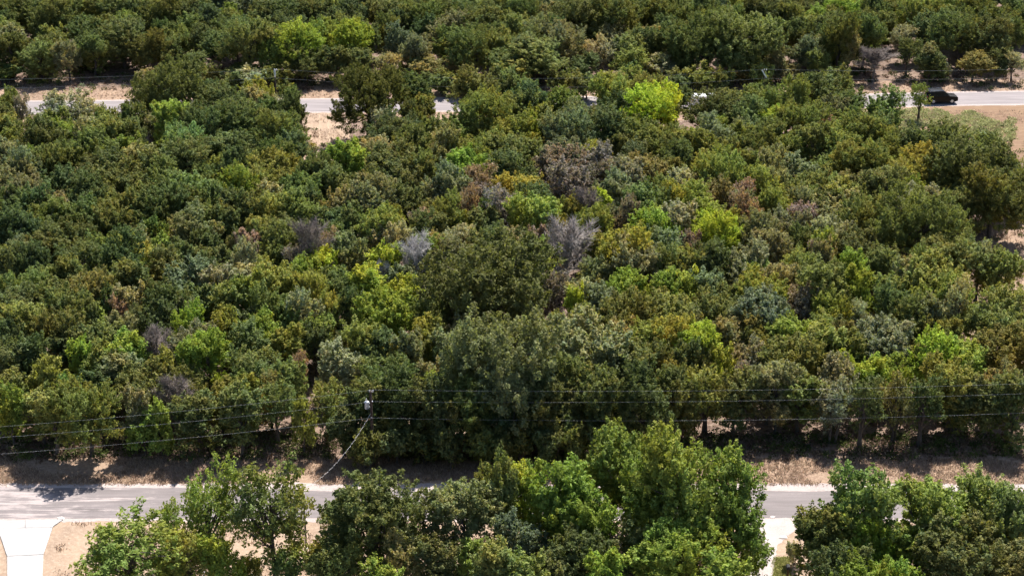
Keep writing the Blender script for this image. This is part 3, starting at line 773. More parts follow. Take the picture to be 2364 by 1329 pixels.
def near_ok(x, y, W, k=0.40):
    for i in range(int(x // 8) - 1, int(x // 8) + 2):
        for j in range(int(y // 8) - 1, int(y // 8) + 2):
            for t in grid.get((i, j), ()):
                if (t.x - x) ** 2 + (t.y - y) ** 2 < (k * (t.W + W)) ** 2:
                    return False
    return True
for t in TREES:
    grid.setdefault((int(t.x // 8), int(t.y // 8)), []).append(t)
FILLCOL = ['D'] * 9 + ['G'] * 6 + ['S'] * 2 + ['Oy'] * 2 + ['O', 'Gb', 'Gb', 'E', 'B']
n_fill = 0
for k in range(12000):
    zone = fr.random()
    if zone < 0.55: yy = fr.uniform(ground_at(0, 1030).y, ground_at(0, 285).y)
    elif zone < 0.88: yy = fr.uniform(ground_at(0, 182).y, 408.0)
    else: yy = fr.uniform(ground_at(0, 1370).y, ground_at(0, 1222).y)
    half = 0.315 * yy + 3
    xx = fr.uniform(-half, half)
    W = fr.uniform(3.2, 6.4) if zone < 0.55 or zone >= 0.88 else fr.uniform(4.6, 8.6)
    H = 4.9 + 0.5 * W + fr.uniform(-0.5, 0.4)
    gx, gy, dp = to_px((xx, yy, 0))
    tx, ty, dp = to_px((xx, yy, H))
    w = W * FPX / dp
    if ty > 1335 or gx < -60 or gx > 2424 or gy < -40: continue
    if gy < 30 and fr.random() < 0.3: continue
    if not near_ok(xx, yy, W, 0.36 if zone >= 0.55 and zone < 0.88 else 0.40) or not clear_of(tx, (gy + ty) / 2, w, gy - ty): continue
    t = Tree()
    t.x, t.y, t.W, t.H, t.col, t.form, t.listed = xx, yy, W, H, fr.choice('DDDDDGGS' if 0.55 <= zone < 0.88 else FILLCOL if not (950 < tx < 2100 and 300 < ty < 720) else ['G', 'G', 'G', 'D', 'O', 'O', 'Oy', 'Oy', 'E', 'R', 'S']), 'loose' if fr.random() < 0.18 else 'oak', False
    TREES.append(t)
    grid.setdefault((int(t.x // 8), int(t.y // 8)), []).append(t)
    n_fill += 1
print('trees', len(TREES), 'fill', n_fill)

# ---- things that trees can be described by
MARKS = [(862, 960, 'transformer pole'), (955, 610, 'white branched bare tree'), (1310, 572, 'round grey bare tree'), (1648, 535, 'brightest round tree'),
         (1530, 255, 'big yellow green tree'), (395, 275, 'bright tree by far road'), (2175, 225, 'black SUV'), (1635, 228, 'white van'), (750, 300, 'sandy wheel track'),
         (1130, 640, 'widest dark oak'), (1165, 795, 'broad grey green oak'), (355, 805, 'bare tree above near road'), (1160, 485, 'purplish dying tree'), (60, 1240, 'concrete driveway'),
         (1770, 1270, 'white gravel drive'), (710, 1210, 'brown service pole'), (2312, 640, 'lone clearing tree'), (641, 180, 'white capped pole'), (1320, 415, 'brown oaks'),
         (2021, 175, 'bare tree by far road'), (688, 88, 'yellow tree beyond far road'), (2250, 400, 'dark oak by the field'), (1590, 1105, 'tallest roadside tree'),
         (2160, 795, 'golden topped tree'), (1912, 640, 'golden domed tree'), (1758, 175, 'white armed pole')]
OWN = {(955, 610): 'ash grey leafless tree with white branches, spindly, in the middle of the wood', (1310, 572): 'round leafless grey tree with a haze of fine twigs',
       (1648, 535): 'yellow green round tree amid the brown ones, brightest in the wood', (1530, 255): 'big yellow green tree standing just before the far road',
       (395, 275): 'round bright green tree by the far road below a dark oak', (1130, 640): 'wide dark oak with black limbs, the widest crown in the wood',
       (1165, 795): 'broad grey green oak behind the transformer wires', (355, 805): 'purplish grey leafless tree above the near road', (1160, 485): 'purplish brown dying tree with loose crown',
       (2312, 622): 'lone dark tree standing in the sandy clearing', (2021, 165): 'bare twiggy tree on the dry verge of the far road', (688, 88): 'yellow green tree beyond the far road near the white capped pole',
       (2250, 385): 'largest dark oak beside the dry field', (1590, 1105): 'tall fresh green tree on the near roadside, tallest there', (2160, 795): 'golden topped tree near the sandy clearing',
       (1912, 640): 'golden olive tree with domed crown, below the brown trees', (385, 205): 'dark oak standing against the pale far road', (848, 225): 'dark spreading oak beside the sandy wheel track',
       (1943, 112): 'tall dark column of a tree beyond the far road', (622, 1165): 'loose green tree with two dark trunks beside the brown service pole'}
SIZES = [(3.6, 'slender'), (5.2, 'small'), (7.5, 'middling'), (99, 'large')]
FORMWORD = {'oak': 'tree', 'loose': 'thin crowned tree', 'cedar': 'feathery cedar', 'bare': 'leafless tree', 'shrub': 'shrub'}
ORD = ['', 'second', 'third', 'fourth', 'fifth', 'sixth', 'seventh', 'eighth', 'ninth', 'tenth', 'eleventh', 'twelfth', 'thirteenth', 'fourteenth', 'fifteenth', 'sixteenth', 'seventeenth', 'eighteenth', 'nineteenth', 'twentieth']
# past about 300 of a sort the smallest join the rest of the wood
oaks = sorted((t for t in TREES if t.listed and t.form in ('oak', 'loose') and t.col in ('D', 'S', 'G')), key=lambda t: -t.W / math.hypot(t.y, CAM_H))
for t in oaks[292:]:
    t.listed = False
FOREST = [t for t in TREES if not t.listed]
TREES = [t for t in TREES if t.listed]
by_key = {}
for t in TREES:
    t.px, t.py, dp = to_px((t.x, t.y, t.H * 0.75))
    t.label = None
for (ox, oy), lab in OWN.items():
    best = min((t for t in TREES if t.listed and t.label is None), key=lambda t: abs(t.px - ox) + abs(t.py - oy))
    best.label = lab
for t in TREES:
    if t.label: continue
    mk = min(MARKS, key=lambda m: ((t.px - m[0]) / 1.3) ** 2 + (t.py - m[1]) ** 2)
    dx, dy = t.px - mk[0], t.py - mk[1]
    if abs(dy) > 0.75 * abs(dx): rel = 'behind' if dy < 0 else 'before'
    else: rel = 'driveway side of' if dx < 0 else 'SUV side of'
    if mk[2] == 'black SUV' and 'SUV' in rel: rel = 'past the bonnet of'
    if mk[2] == 'concrete driveway' and 'driveway' in rel: rel = 'beyond'
    size = next(n for lim, n in SIZES if t.W < lim)
    t.key = f"{size} {COLNAME[t.col]} {FORMWORD[t.form]} {rel} the {mk[2]}"
    t.far = math.hypot(dx, dy)
    by_key.setdefault(t.key, []).append(t)
for k, v in by_key.items():
    v.sort(key=lambda t: t.far)
    for i, t in enumerate(v):
        t.label = k if i == 0 else (f"{k}, {ORD[i]} out" if i < len(ORD) else f"{k}, far out")

def tree_name(t):
    if t.form == 'cedar': return 'cedar_tree'
    if t.form == 'bare': return 'bare_tree'
    if t.form == 'shrub': return 'shrub'
    if t.col in ('D', 'S', 'G'): return 'oak_tree'  # species unknown: the broadleaf trees are split into two names by leaf colour
    return 'broadleaf_tree'
def group_of(t):
    yb = t.y
    if t.form == 'shrub': return 'shrubs at the edges of the wood'
    if yb > 279: return 'trees beyond the far road'
    if yb > 150: return 'trees of the wood between the two roads'
    return 'trees on the near side of the near road'

tr = random.Random(9)
use = {}
def pick(t):
    form = t.form
    if form == 'oak': size = 'S' if t.W < 4.8 else 'M' if t.W < 7.6 else 'L' if t.W < 10.6 else 'XL'
    elif form == 'shrub': size = 'S'
    else: size = 'S' if t.W < (5.4 if form == 'loose' else 4.4) else 'L'
    lst = PROTO[(form, size)]
    u = use.setdefault((form, size), tr.randrange(9))
    use[(form, size)] = u + 1 + (tr.random() < 0.3)
    return lst[u % len(lst)]
def leaf_colour(t):
    c = COL[t.col]
    v = tr.gauss(1.11, 0.11)
    hue = tr.gauss(0, 0.06)
    zone_px = to_px((t.x, t.y, t.H * 0.8))
    if t.col in ('D', 'G', 'S', 'Gb') and zone_px[0] > 900 and 300 < zone_px[1] < 900: hue += 0.07; v *= 1.07        # the eastern half of the wood is turning olive
    return (max(0.01, c[0] * v * (1 + hue)), max(0.01, c[1] * v), max(0.008, c[2] * v * (1 - hue * 0.5 + tr.gauss(0, 0.08))))
def bark_colour():
    k = tr.uniform(0.75, 1.3)
    return (0.085 * k, 0.068 * k, 0.056 * k)

for t in TREES:
    crown, trunk, Wp, Hp = pick(t)
    sxy, sz = t.W / Wp, t.H / Hp
    root = empty(tree_name(t), (t.x, t.y, 0), tr.uniform(0, 6.283))
    root.scale = (sxy * tr.uniform(0.94, 1.06), sxy * tr.uniform(0.94, 1.06), sz)
    tag(root, t.label, 'shrub' if t.form == 'shrub' else 'tree', group_of(t))
    a = link('crown', crown, root)
    b = link('trunk', trunk, root)
    cc = leaf_colour(t)
    bc = bark_colour()
    if t.form == 'bare':
        cc = COL[t.col]
        bc = tuple(q * 0.75 for q in cc)
    b.color = (*bc, 1)
    a.color = (*cc, 1)

# the rest of the wood, too hidden or too many to tell apart: one object of instances
def forest(recs):
    kinds = [p for key in (('oak', 'S'), ('oak', 'M'), ('loose', 'S'), ('loose', 'L'), ('oak', 'L')) for p in PROTO[key]]
    cols = []
    for which, nm in ((0, 'crown_kinds'), (1, 'trunk_kinds')):
        col = bpy.data.collections.new(nm)
        for i, p in enumerate(kinds):
            col.objects.link(bpy.data.objects.new(f'{nm}_{i:03d}', p[which]))
        cols.append(col)
    me = bpy.data.meshes.new('forest')
    me.from_pydata([(t.x, t.y, 0) for t in recs], [], [])
    n = len(recs)
    idx, rot, scl, lc, bc = [], [], [], [], []
    for t in recs:
        p = pick(t)
        i = next((k for k, q in enumerate(kinds) if q is p), 0)
        idx.append(i); rot += [0, 0, tr.uniform(0, 6.283)]
        scl += [t.W / kinds[i][2], t.W / kinds[i][2], t.H / kinds[i][3]]
        lc += [*leaf_colour(t), 1]; bc += [*bark_colour(), 1]
    for nm, ty, key, data in (('kind_index', 'INT', 'value', idx), ('turn', 'FLOAT_VECTOR', 'vector', rot), ('stretch', 'FLOAT_VECTOR', 'vector', scl), ('leaf_colour', 'FLOAT_COLOR', 'color', lc), ('bark_colour', 'FLOAT_COLOR', 'color', bc)):
        a = me.attributes.new(nm, ty, 'POINT')
        a.data.foreach_set(key, data)
    o = link('forest', me)
    o.color = (0, 0, 0, 1)
    ng = bpy.data.node_groups.new('forest', 'GeometryNodeTree')
    ng.interface.new_socket('Geometry', in_out='INPUT', socket_type='NodeSocketGeometry')
    ng.interface.new_socket('Geometry', in_out='OUTPUT', socket_type='NodeSocketGeometry')
    N, L = ng.nodes, ng.links
    gi, go, jn = N.new('NodeGroupInput'), N.new('NodeGroupOutput'), N.new('GeometryNodeJoinGeometry')
    def named(nm, ty):
        x = N.new('GeometryNodeInputNamedAttribute'); x.data_type = ty; x.inputs['Name'].default_value = nm
        return x.outputs['Attribute']
    for col in cols:
        ci = N.new('GeometryNodeCollectionInfo'); ci.inputs['Collection'].default_value = col
        ci.inputs['Separate Children'].default_value = True; ci.inputs['Reset Children'].default_value = True
        ip = N.new('GeometryNodeInstanceOnPoints'); ip.inputs['Pick Instance'].default_value = True
        L.new(gi.outputs[0], ip.inputs['Points']); L.new(ci.outputs[0], ip.inputs['Instance'])
        L.new(named('kind_index', 'INT'), ip.inputs['Instance Index'])
        L.new(named('turn', 'FLOAT_VECTOR'), ip.inputs['Rotation']); L.new(named('stretch', 'FLOAT_VECTOR'), ip.inputs['Scale'])
        L.new(ip.outputs[0], jn.inputs[0])
    L.new(jn.outputs[0], go.inputs[0])
    md = o.modifiers.new('forest', 'NODES'); md.node_group = ng
    return tag(o, 'remaining trees of the wood that merge into one green mass', 'forest', kind='stuff')
forest(FOREST)
print('single trees', len(TREES), 'forest', len(FOREST))

# ------------------------------------------------------------------ brush, dry grass, weeds (nobody could count them)
def tint_mat(name, trans):
    m, nt, N, L, b = new_mat(name)
    at = N.new('ShaderNodeAttribute'); at.attribute_name = 'tint'
    L.new(at.outputs['Color'], b.inputs['Base Color'])
    b.inputs['Roughness'].default_value = 0.85; b.inputs['Specular IOR Level'].default_value = 0.1
    tr_ = N.new('ShaderNodeBsdfTranslucent'); L.new(at.outputs['Color'], tr_.inputs['Color'])
    mx = N.new('ShaderNodeMixShader'); mx.inputs[0].default_value = trans
    L.new(b.outputs[0], mx.inputs[1]); L.new(tr_.outputs[0], mx.inputs[2])
    L.new(mx.outputs[0], N['Material Output'].inputs['Surface'])
    return m
M['brush'] = tint_mat('brush_leaf', 0.3)
M['grass'] = tint_mat('dry_blade', 0.5)

def tinted(name, P, mat, tint):
    me = quads_mesh(name, P, mat)
    a = me.attributes.new('tint', 'FLOAT_COLOR', 'FACE')
    a.data.foreach_set('color', np.concatenate([tint, np.ones((len(tint), 1))], axis=1).astype(np.float32).reshape(-1))
    return me

def px_points(n, x0, x1, y0, y1, keep=None):
    """n points spread evenly over the ground seen in a rectangle of the photo"""
    out = []
    ya, yb = ground_at(1182, y1).y, ground_at(1182, y0).y
    while len(out) < n:
        y = rng.uniform(ya, yb)
        dep = y * CP + CAM_H * SP
        x = rng.uniform((x0 - 1182) * dep / FPX, (x1 - 1182) * dep / FPX)
        if keep is None or keep(x, y):
            out.append((x, y))
    return np.array(out)

def brush(name, pts, size, cols, weights, leaves, leaf, low=0.75):
    r = np.random.default_rng(31)
    cc, ss, tt, nn = [], [], [], []
    cols = np.array(cols)
    for x, y in pts:
        R_ = r.uniform(*size)
        m = int(leaves * (R_ / size[1]) ** 1.5) + 6
        v = unit(r.normal(size=(m, 3))); v[:, 2] = np.abs(v[:, 2])
        c = np.array([x, y, 0.03]) + v * (R_ * r.uniform(0.35, 1.1, (m, 1))) * np.array([1, 1, low])
        k = r.choice(len(cols), p=weights)
        cc.append(c); nn.append(unit(v + 0.8 * r.normal(size=(m, 3)))); ss.append(leaf * r.uniform(0.6, 1.3, m))
        tt.append(cols[k] * (r.normal(1, 0.12) * r.uniform(0.7, 1.3, (m, 1))))
    cc, nn, ss, tt = map(np.concatenate, (cc, nn, ss, tt))
    return link(name, tinted(name, leaf_quads(r, cc, nn, ss), M['brush'], np.clip(tt, 0.01, 0.9)))

def blades(name, pts, h, cols, n=5, w=0.035, spread=0.12):
    r = np.random.default_rng(37)
    m = len(pts) * n
    base = np.repeat(np.concatenate([pts, np.zeros((len(pts), 1))], axis=1), n, axis=0) + r.normal(size=(m, 3)) * np.array([spread, spread, 0])
    an = r.uniform(0, 6.283, m)
    side = np.stack([np.cos(an), np.sin(an), np.zeros(m)], 1) * (w * r.uniform(0.6, 1.4, (m, 1)))
    hh = r.uniform(h[0], h[1], (m, 1))
    lean = np.concatenate([r.normal(size=(m, 2)) * 0.45, np.ones((m, 1))], 1) * hh
    top = base + lean
    P = np.stack([base - side, base + side, top + side * 0.25, top - side * 0.25], axis=1)
    cols = np.array(cols)
    t = cols[r.integers(0, len(cols), len(pts))].repeat(n, axis=0) * r.uniform(0.75, 1.25, (m, 1))
    return link(name, tinted(name, P, M['grass'], np.clip(t, 0.01, 0.9)))

BR = [(0.155, 0.10, 0.07), (0.20, 0.145, 0.10), (0.09, 0.115, 0.03), (0.12, 0.14, 0.04), (0.06, 0.08, 0.025), (0.24, 0.18, 0.125)]
BW = [0.24, 0.18, 0.18, 0.14, 0.14, 0.12]
wood = px_points(2300, -40, 2404, 292, 1058)
edge = px_points(800, -40, 2404, 1000, 1062)
beyond = px_points(1300, -40, 2404, 12, 205)
faredge = px_points(500, -40, 2404, 160, 208)
front = px_points(520, 230, 2404, 1235, 1345, lambda x, y: clear_of(*to_px((x, y, 0))[:2], 20, 20))
edge2 = px_points(500, -40, 2404, 1010, 1056)
tag(brush('undergrowth', np.concatenate([wood, edge, edge2, beyond, faredge, front]), (0.35, 1.15), BR, BW, 70, 0.19), 'low brown and green brush growing under the trees', 'undergrowth', kind='stuff')

GR = [(0.42, 0.31, 0.22), (0.50, 0.385, 0.28), (0.35, 0.25, 0.18), (0.45, 0.33, 0.25), (0.28, 0.20, 0.145)]
g1 = px_points(9500, -60, 2424, 1058, 1119, lambda x, y: math.sin(x * 0.31) + math.sin(y * 0.9 + x * 0.11) > -0.9)
g2 = px_points(1500, 130, 1740, 1208, 1340, lambda x, y: math.sin(x * 0.9 + 2 * math.sin(y * 0.7)) + math.sin(y * 1.1 + x * 0.23) > 0.5)
def off_road(x, y):
    u, v, _ = to_px((x, y, 0))
    mid = float(np.interp(u, [a for a, b in far_mid], [b for a, b in far_mid]))
    return abs(v - mid) > 17.5
g3 = px_points(5200, -60, 2424, 190, 228, off_road)
g4 = px_points(2500, -60, 2424, 255, 286, off_road)
g5 = px_points(1800, 2215, 2424, 500, 790)
g6 = px_points(500, 692, 812, 300, 390)
tag(blades('dry_grass', np.concatenate([g1, g2, g3, g4, g5, g6]), (0.07, 0.30), GR, 5, 0.04, 0.16), 'dry tan grass along the road verges and clearings', 'grass', kind='stuff')
wpt = px_points(1500, 2050, 2345, 252, 335, lambda x, y: abs(to_px((x, y, 0))[1] - (262 + 0.16 * (to_px((x, y, 0))[0] - 2060))) < 26 + 8 * math.sin(x))
tag(brush('field_weeds', wpt, (0.25, 0.7), [(0.38, 0.38, 0.17), (0.33, 0.35, 0.14), (0.42, 0.38, 0.21)], [0.4, 0.35, 0.25], 26, 0.17, 0.6), 'pale green weeds spreading over the dry field', 'weeds', kind='stuff')
lp = px_points(700, 1786, 1824, 1286, 1345)
tag(blades('lawn_grass', lp, (0.05, 0.16), [(0.24, 0.26, 0.07), (0.30, 0.28, 0.11)], 6, 0.03), 'thin yellowing lawn beside the white gravel drive', 'grass', kind='stuff')

# ------------------------------------------------------------------ poles and wires
def span(a, b, sag, n=28):
    a, b = Vector(a), Vector(b)
    return [a.lerp(b, i / n) - Vector((0, 0, 4 * sag * (i / n) * (1 - i / n))) for i in range(n + 1)]

def wire(name, label, runs, r=0.0105, mat=None):
    m = MB()
    pts = []
    for k, s in enumerate(runs):
        p = span(*s)
        pts += p if k == 0 else p[1:]
    m.tube(pts, r, 5)
    return tag(m.build(name, mat or M['wire']), label, 'power line', None)

def insulator(parent, c, s=1.0):
    m = MB()
    m.lathe([(0.03 * s, 0), (0.07 * s, 0.02), (0.05 * s, 0.06 * s), (0.085 * s, 0.08 * s), (0.05 * s, 0.13 * s), (0.07 * s, 0.15 * s), (0.03 * s, 0.21 * s)], c, 10)
    return m.build('insulator', M['porcelain'], parent, True)

pb = ground_at(862, 1079)
PH = 8.9
pole = empty('utility_pole', pb)
tag(pole, 'brown wooden utility pole with grey transformer on the near verge', 'utility pole')
MB().lathe([(0.17, -0.3), (0.165, 0.2), (0.14, PH * 0.5), (0.115, PH - 0.03), (0.08, PH)], n=12).build('shaft', M['wood_pole'], pole, True)
can = MB().lathe([(0.16, 0), (0.235, 0.03), (0.24, 0.72), (0.25, 0.74), (0.25, 0.79), (0.16, 0.86), (0.05, 0.88)], (-0.42, -0.1, PH - 1.95), 16).build('transformer', M['can'], pole, True)
MB().lathe([(0.05, 0), (0.075, 0.04), (0.045, 0.1), (0.075, 0.14), (0.045, 0.2), (0.06, 0.26), (0.02, 0.32)], (-0.45, -0.1, PH - 1.08), 10).build('bushing', M['porcelain'], can, True)
MB().box((-0.17, -0.05, PH - 1.35), (0.16, 0.12, 0.08)).build('bracket', M['steel'], pole)
MB().box((-0.17, -0.05, PH - 1.75), (0.16, 0.12, 0.08)).build('bracket', M['steel'], pole)
MB().tube([(0.0, 0, PH - 0.25), (0.10, 0, PH - 0.02), (0.14, 0, PH + 0.12)], 0.025, 6).build('pole_pin', M['steel'], pole)
MB().box((0.06, -0.02, PH - 0.06), (0.5, 0.07, 0.07)).build('crossarm', M['grey_pole'], pole)
insulator(pole, (-0.12, -0.02, PH - 0.02), 0.9)
insulator(pole, (0.26, -0.02, PH - 0.02), 0.9)
MB().box((0.14, 0, PH - 1.18), (0.14, 0.10, 0.12)).build('neutral_bracket', M['steel'], pole)
MB().box((0.0, -0.14, PH - 2.95), (0.14, 0.12, 0.14)).build('cable_clamp', M['steel'], pole)
MB().tube([(-0.42, -0.32, PH - 1.6), (-0.3, -0.4, PH - 2.1), (-0.1, -0.22, PH - 2.5), (-0.05, -0.16, PH - 2.4)], 0.02, 5).build('drip_loop', M['rubber'], pole)

A1 = pb + Vector((0.26, -0.02, PH + 0.17)); A2 = pb + Vector((0.22, 0, PH - 1.18)); A3 = pb + Vector((0, -0.2, PH - 2.95))
def at_z(px, py, z): return ground_at(px, py, z)
LE = Vector((-74.5, 146.4, 0)); RE = Vector((84.0, 160.8, 0))
wire('power_line', 'topmost wire along the near road running over the transformer pole', [(LE + Vector((0, 0, 8.95)), A1, 0.75), (A1, RE + Vector((0, 0, 9.5)), 1.0)])
wire('power_line', 'middle wire along the near road just under the top wire', [(LE + Vector((0, 0, 7.85)), A2, 0.75), (A2, RE + Vector((0, 0, 8.35)), 0.95)])
wire('telephone_line', 'lowest wire along the near road below the transformer', [(LE + Vector((0, 0, 5.95)), A3, 0.7), (A3, RE + Vector((0, 0, 6.3)), 1.25)], 0.012)

sb = ground_at(709, 1298)
SH = 8.3
sp = empty('service_pole', sb)
tag(sp, 'slim brown service pole among the roadside trees', 'utility pole')
MB().lathe([(0.11, -0.3), (0.105, 0.2), (0.09, SH * 0.5), (0.075, SH - 0.02), (0.05, SH)], n=10).build('shaft', M['wood_pole'], sp, True)
MB().box((0.0, -0.12, 1.5), (0.26, 0.16, 0.38), chamfer=0.02).build('meter_box', M['steel'], sp)
MB().tube([(0.0, -0.1, 1.7), (0.0, -0.1, SH - 0.8), (0.06, -0.14, SH - 0.62)], 0.022, 6).build('conduit', M['steel'], sp)
# twisted service cable between the two poles: bright and black strand wound round each other
c0, c1 = pb + Vector((-0.06, -0.2, PH - 2.45)), sb + Vector((0.05, 0, SH - 0.35))
drop = empty('service_cable', c0)
tag(drop, 'twisted service cable sagging from the transformer to the slim brown pole', 'cable')
for ph, mt in ((0.0, M['triplex_a']), (math.pi, M['triplex_b'])):
    p = span(c0, c1, 1.15, 220)
    q = []
    for i, v in enumerate(p):
        a = ph + i * 0.42
        q.append(v - c0 + Vector((math.cos(a), 0.3 * math.cos(a), math.sin(a))) * 0.022)
    MB().tube(q, 0.014, 4).build('strand', mt, drop)

def far_pole(px, py, label, tilt):
    b = ground_at(px, py)
    H = 9.2
    o = empty('utility_pole', b)
    tag(o, label, 'utility pole')
    MB().lathe([(0.16, -0.3), (0.155, 0.2), (0.13, H * 0.5), (0.11, H - 0.03), (0.08, H)], n=10).build('shaft', M['wood_pole'], o, True)
    if tilt:
        MB().box((0.0, -0.13, H - 0.55), (0.2, 0.10, 1.5), Matrix.Rotation(math.radians(-32), 3, 'Y')).build('arm', M['white_rail'], o)
    else:
        MB().lathe([(0.13, 0), (0.15, 0.04), (0.15, 1.2), (0.12, 1.26)], (0, 0, H - 1.2), 12).build('pole_cap', M['white_rail'], o, True)
        MB().box((0.3, 0, H - 0.05), (0.7, 0.08, 0.08)).build('arm', M['grey_pole'], o)
    insulator(o, (0.0, 0, H + 0.04)); insulator(o, (0.35, 0, H + 0.0))
    return b + Vector((0, 0, H + 0.2)), b + Vector((0, -0.2, H - 1.25))
F1, f1 = far_pole(641, 287, 'far roadside pole with a white cap above the treetops', False)
F2, f2 = far_pole(1757, 288, 'far roadside pole with a short tilted white arm', True)
FL = ground_at(-420, 312) + Vector((0, 0, 9.2)); FR = ground_at(2760, 262) + Vector((0, 0, 9.2))
wire('power_line', 'upper of the two thin wires above the far road', [(FL, F1, 0.7), (F1, F2, 1.6), (F2, FR, 0.9)], 0.016)
wire('power_line', 'lower of the two thin wires above the far road', [(FL - Vector((0, 0, 1.4)), f1, 0.7), (f1, f2, 1.6), (f2, FR - Vector((0, 0, 1.4)), 0.9)], 0.016)

# ------------------------------------------------------------------ vehicles on the far road
def wheel(root, x, y, r, side):
    w = MB().lathe([(r * 0.62, -0.11), (r * 0.97, -0.11), (r, -0.07), (r, 0.07), (r * 0.97, 0.11), (r * 0.62, 0.11)], (x, y, r), 18, 'y').build('wheel', M['rubber'], root, True)
    m = MB().lathe([(r * 0.6, -0.02), (r * 0.6, 0.02), (r * 0.15, 0.05)] if side > 0 else [(r * 0.15, -0.05), (r * 0.6, -0.02), (r * 0.6, 0.02)], (x, y + side * 0.1, r), 12, 'y')
    m.build('rim', M['alloy'], w)

def suv(loc, rz):
    o = empty('suv', loc, rz)
    o.scale = (1.12, 1.12, 1.3)
    tag(o, 'black SUV driving along the far road past small trees', 'car')
    L2 = 2.4
    body = [(-L2, 0.45), (-1.95, 0.3), (1.9, 0.3), (2.38, 0.42), (2.4, 0.78), (2.28, 0.98), (1.15, 1.10), (-2.32, 1.12), (-2.42, 0.85)]
    m = MB().prism(body, -0.95, 0.95, lambda z: 1.0 if z < 0.8 else 0.965)
    bo = m.build('body', M['black_paint'], o)
    bv = bo.modifiers.new('bevel', 'BEVEL'); bv.width = 0.06; bv.segments = 3; bv.limit_method = 'ANGLE'
    cab = [(1.12, 1.09), (0.32, 1.66), (-0.1, 1.73), (-1.75, 1.71), (-2.05, 1.62), (-2.3, 1.11)]
    tap = lambda z: 0.93 - 0.16 * (z - 1.09) / 0.64
    c = MB().prism(cab, -0.98, 0.98, tap).build('roof', M['black_paint'], o)
    bv = c.modifiers.new('bevel', 'BEVEL'); bv.width = 0.05; bv.segments = 3; bv.limit_method = 'ANGLE'
    for s in (-1, 1):
        for win in ([(0.86, 1.14), (0.30, 1.58), (-0.28, 1.62), (-0.28, 1.14)], [(-0.36, 1.14), (-0.36, 1.62), (-1.25, 1.61), (-1.25, 1.14)], [(-1.33, 1.14), (-1.33, 1.60), (-1.8, 1.57), (-2.05, 1.14)]):
            vs = [(x, s * (0.98 * tap(z) + 0.006), z) for x, z in win]
            w = MB(); w.add(vs + [(x, y - s * 0.02, z) for x, y, z in vs], [(0, 1, 2, 3), (7, 6, 5, 4), (0, 4, 5, 1), (1, 5, 6, 2), (2, 6, 7, 3), (3, 7, 4, 0)])
            w.build('side_window', M['glass'], o)
        MB().tube([(0.2, s * 0.66, 1.77), (0.0, s * 0.68, 1.80), (-1.6, s * 0.68, 1.79), (-1.8, s * 0.66, 1.74)], 0.02, 6).build('roof_rail', M['chrome'], o)
        MB().box((0.75, s * 1.03, 1.16), (0.14, 0.2, 0.14), chamfer=0.03).build('mirror', M['black_paint'], o)
        MB().box((2.34, s * 0.68, 0.82), (0.12, 0.36, 0.14), chamfer=0.03).build('headlight', M['clear_lamp'], o)
        MB().box((-2.37, s * 0.75, 0.98), (0.10, 0.24, 0.26), chamfer=0.03).build('tail_light', M['red_lamp'], o)
        for x in (-1.4, 1.45): wheel(o, x, s * 0.84, 0.37, s)
    w = MB(); w.add([(1.08, -0.82, 1.14), (1.08, 0.82, 1.14), (0.36, 0.72, 1.645), (0.36, -0.72, 1.645)], [(0, 1, 2, 3)])
    w.v = [(x + 0.012, y, z + 0.016) for x, y, z in w.v]; w.build('windscreen', M['glass'], o)
    w = MB(); w.add([(-2.30, -0.8, 1.16), (-2.30, 0.8, 1.16), (-2.075, 0.7, 1.58), (-2.075, -0.7, 1.58)], [(3, 2, 1, 0)])
    w.v = [(x - 0.012, y, z + 0.006) for x, y, z in w.v]; w.build('rear_window', M['glass'], o)
    MB().box((-2.16, 0, 1.70), (0.3, 1.3, 0.05), chamfer=0.015).build('spoiler', M['black_paint'], o)
    MB().box((2.40, 0, 0.62), (0.05, 1.1, 0.16), chamfer=0.015).build('grille', M['chrome'], o)
    return o

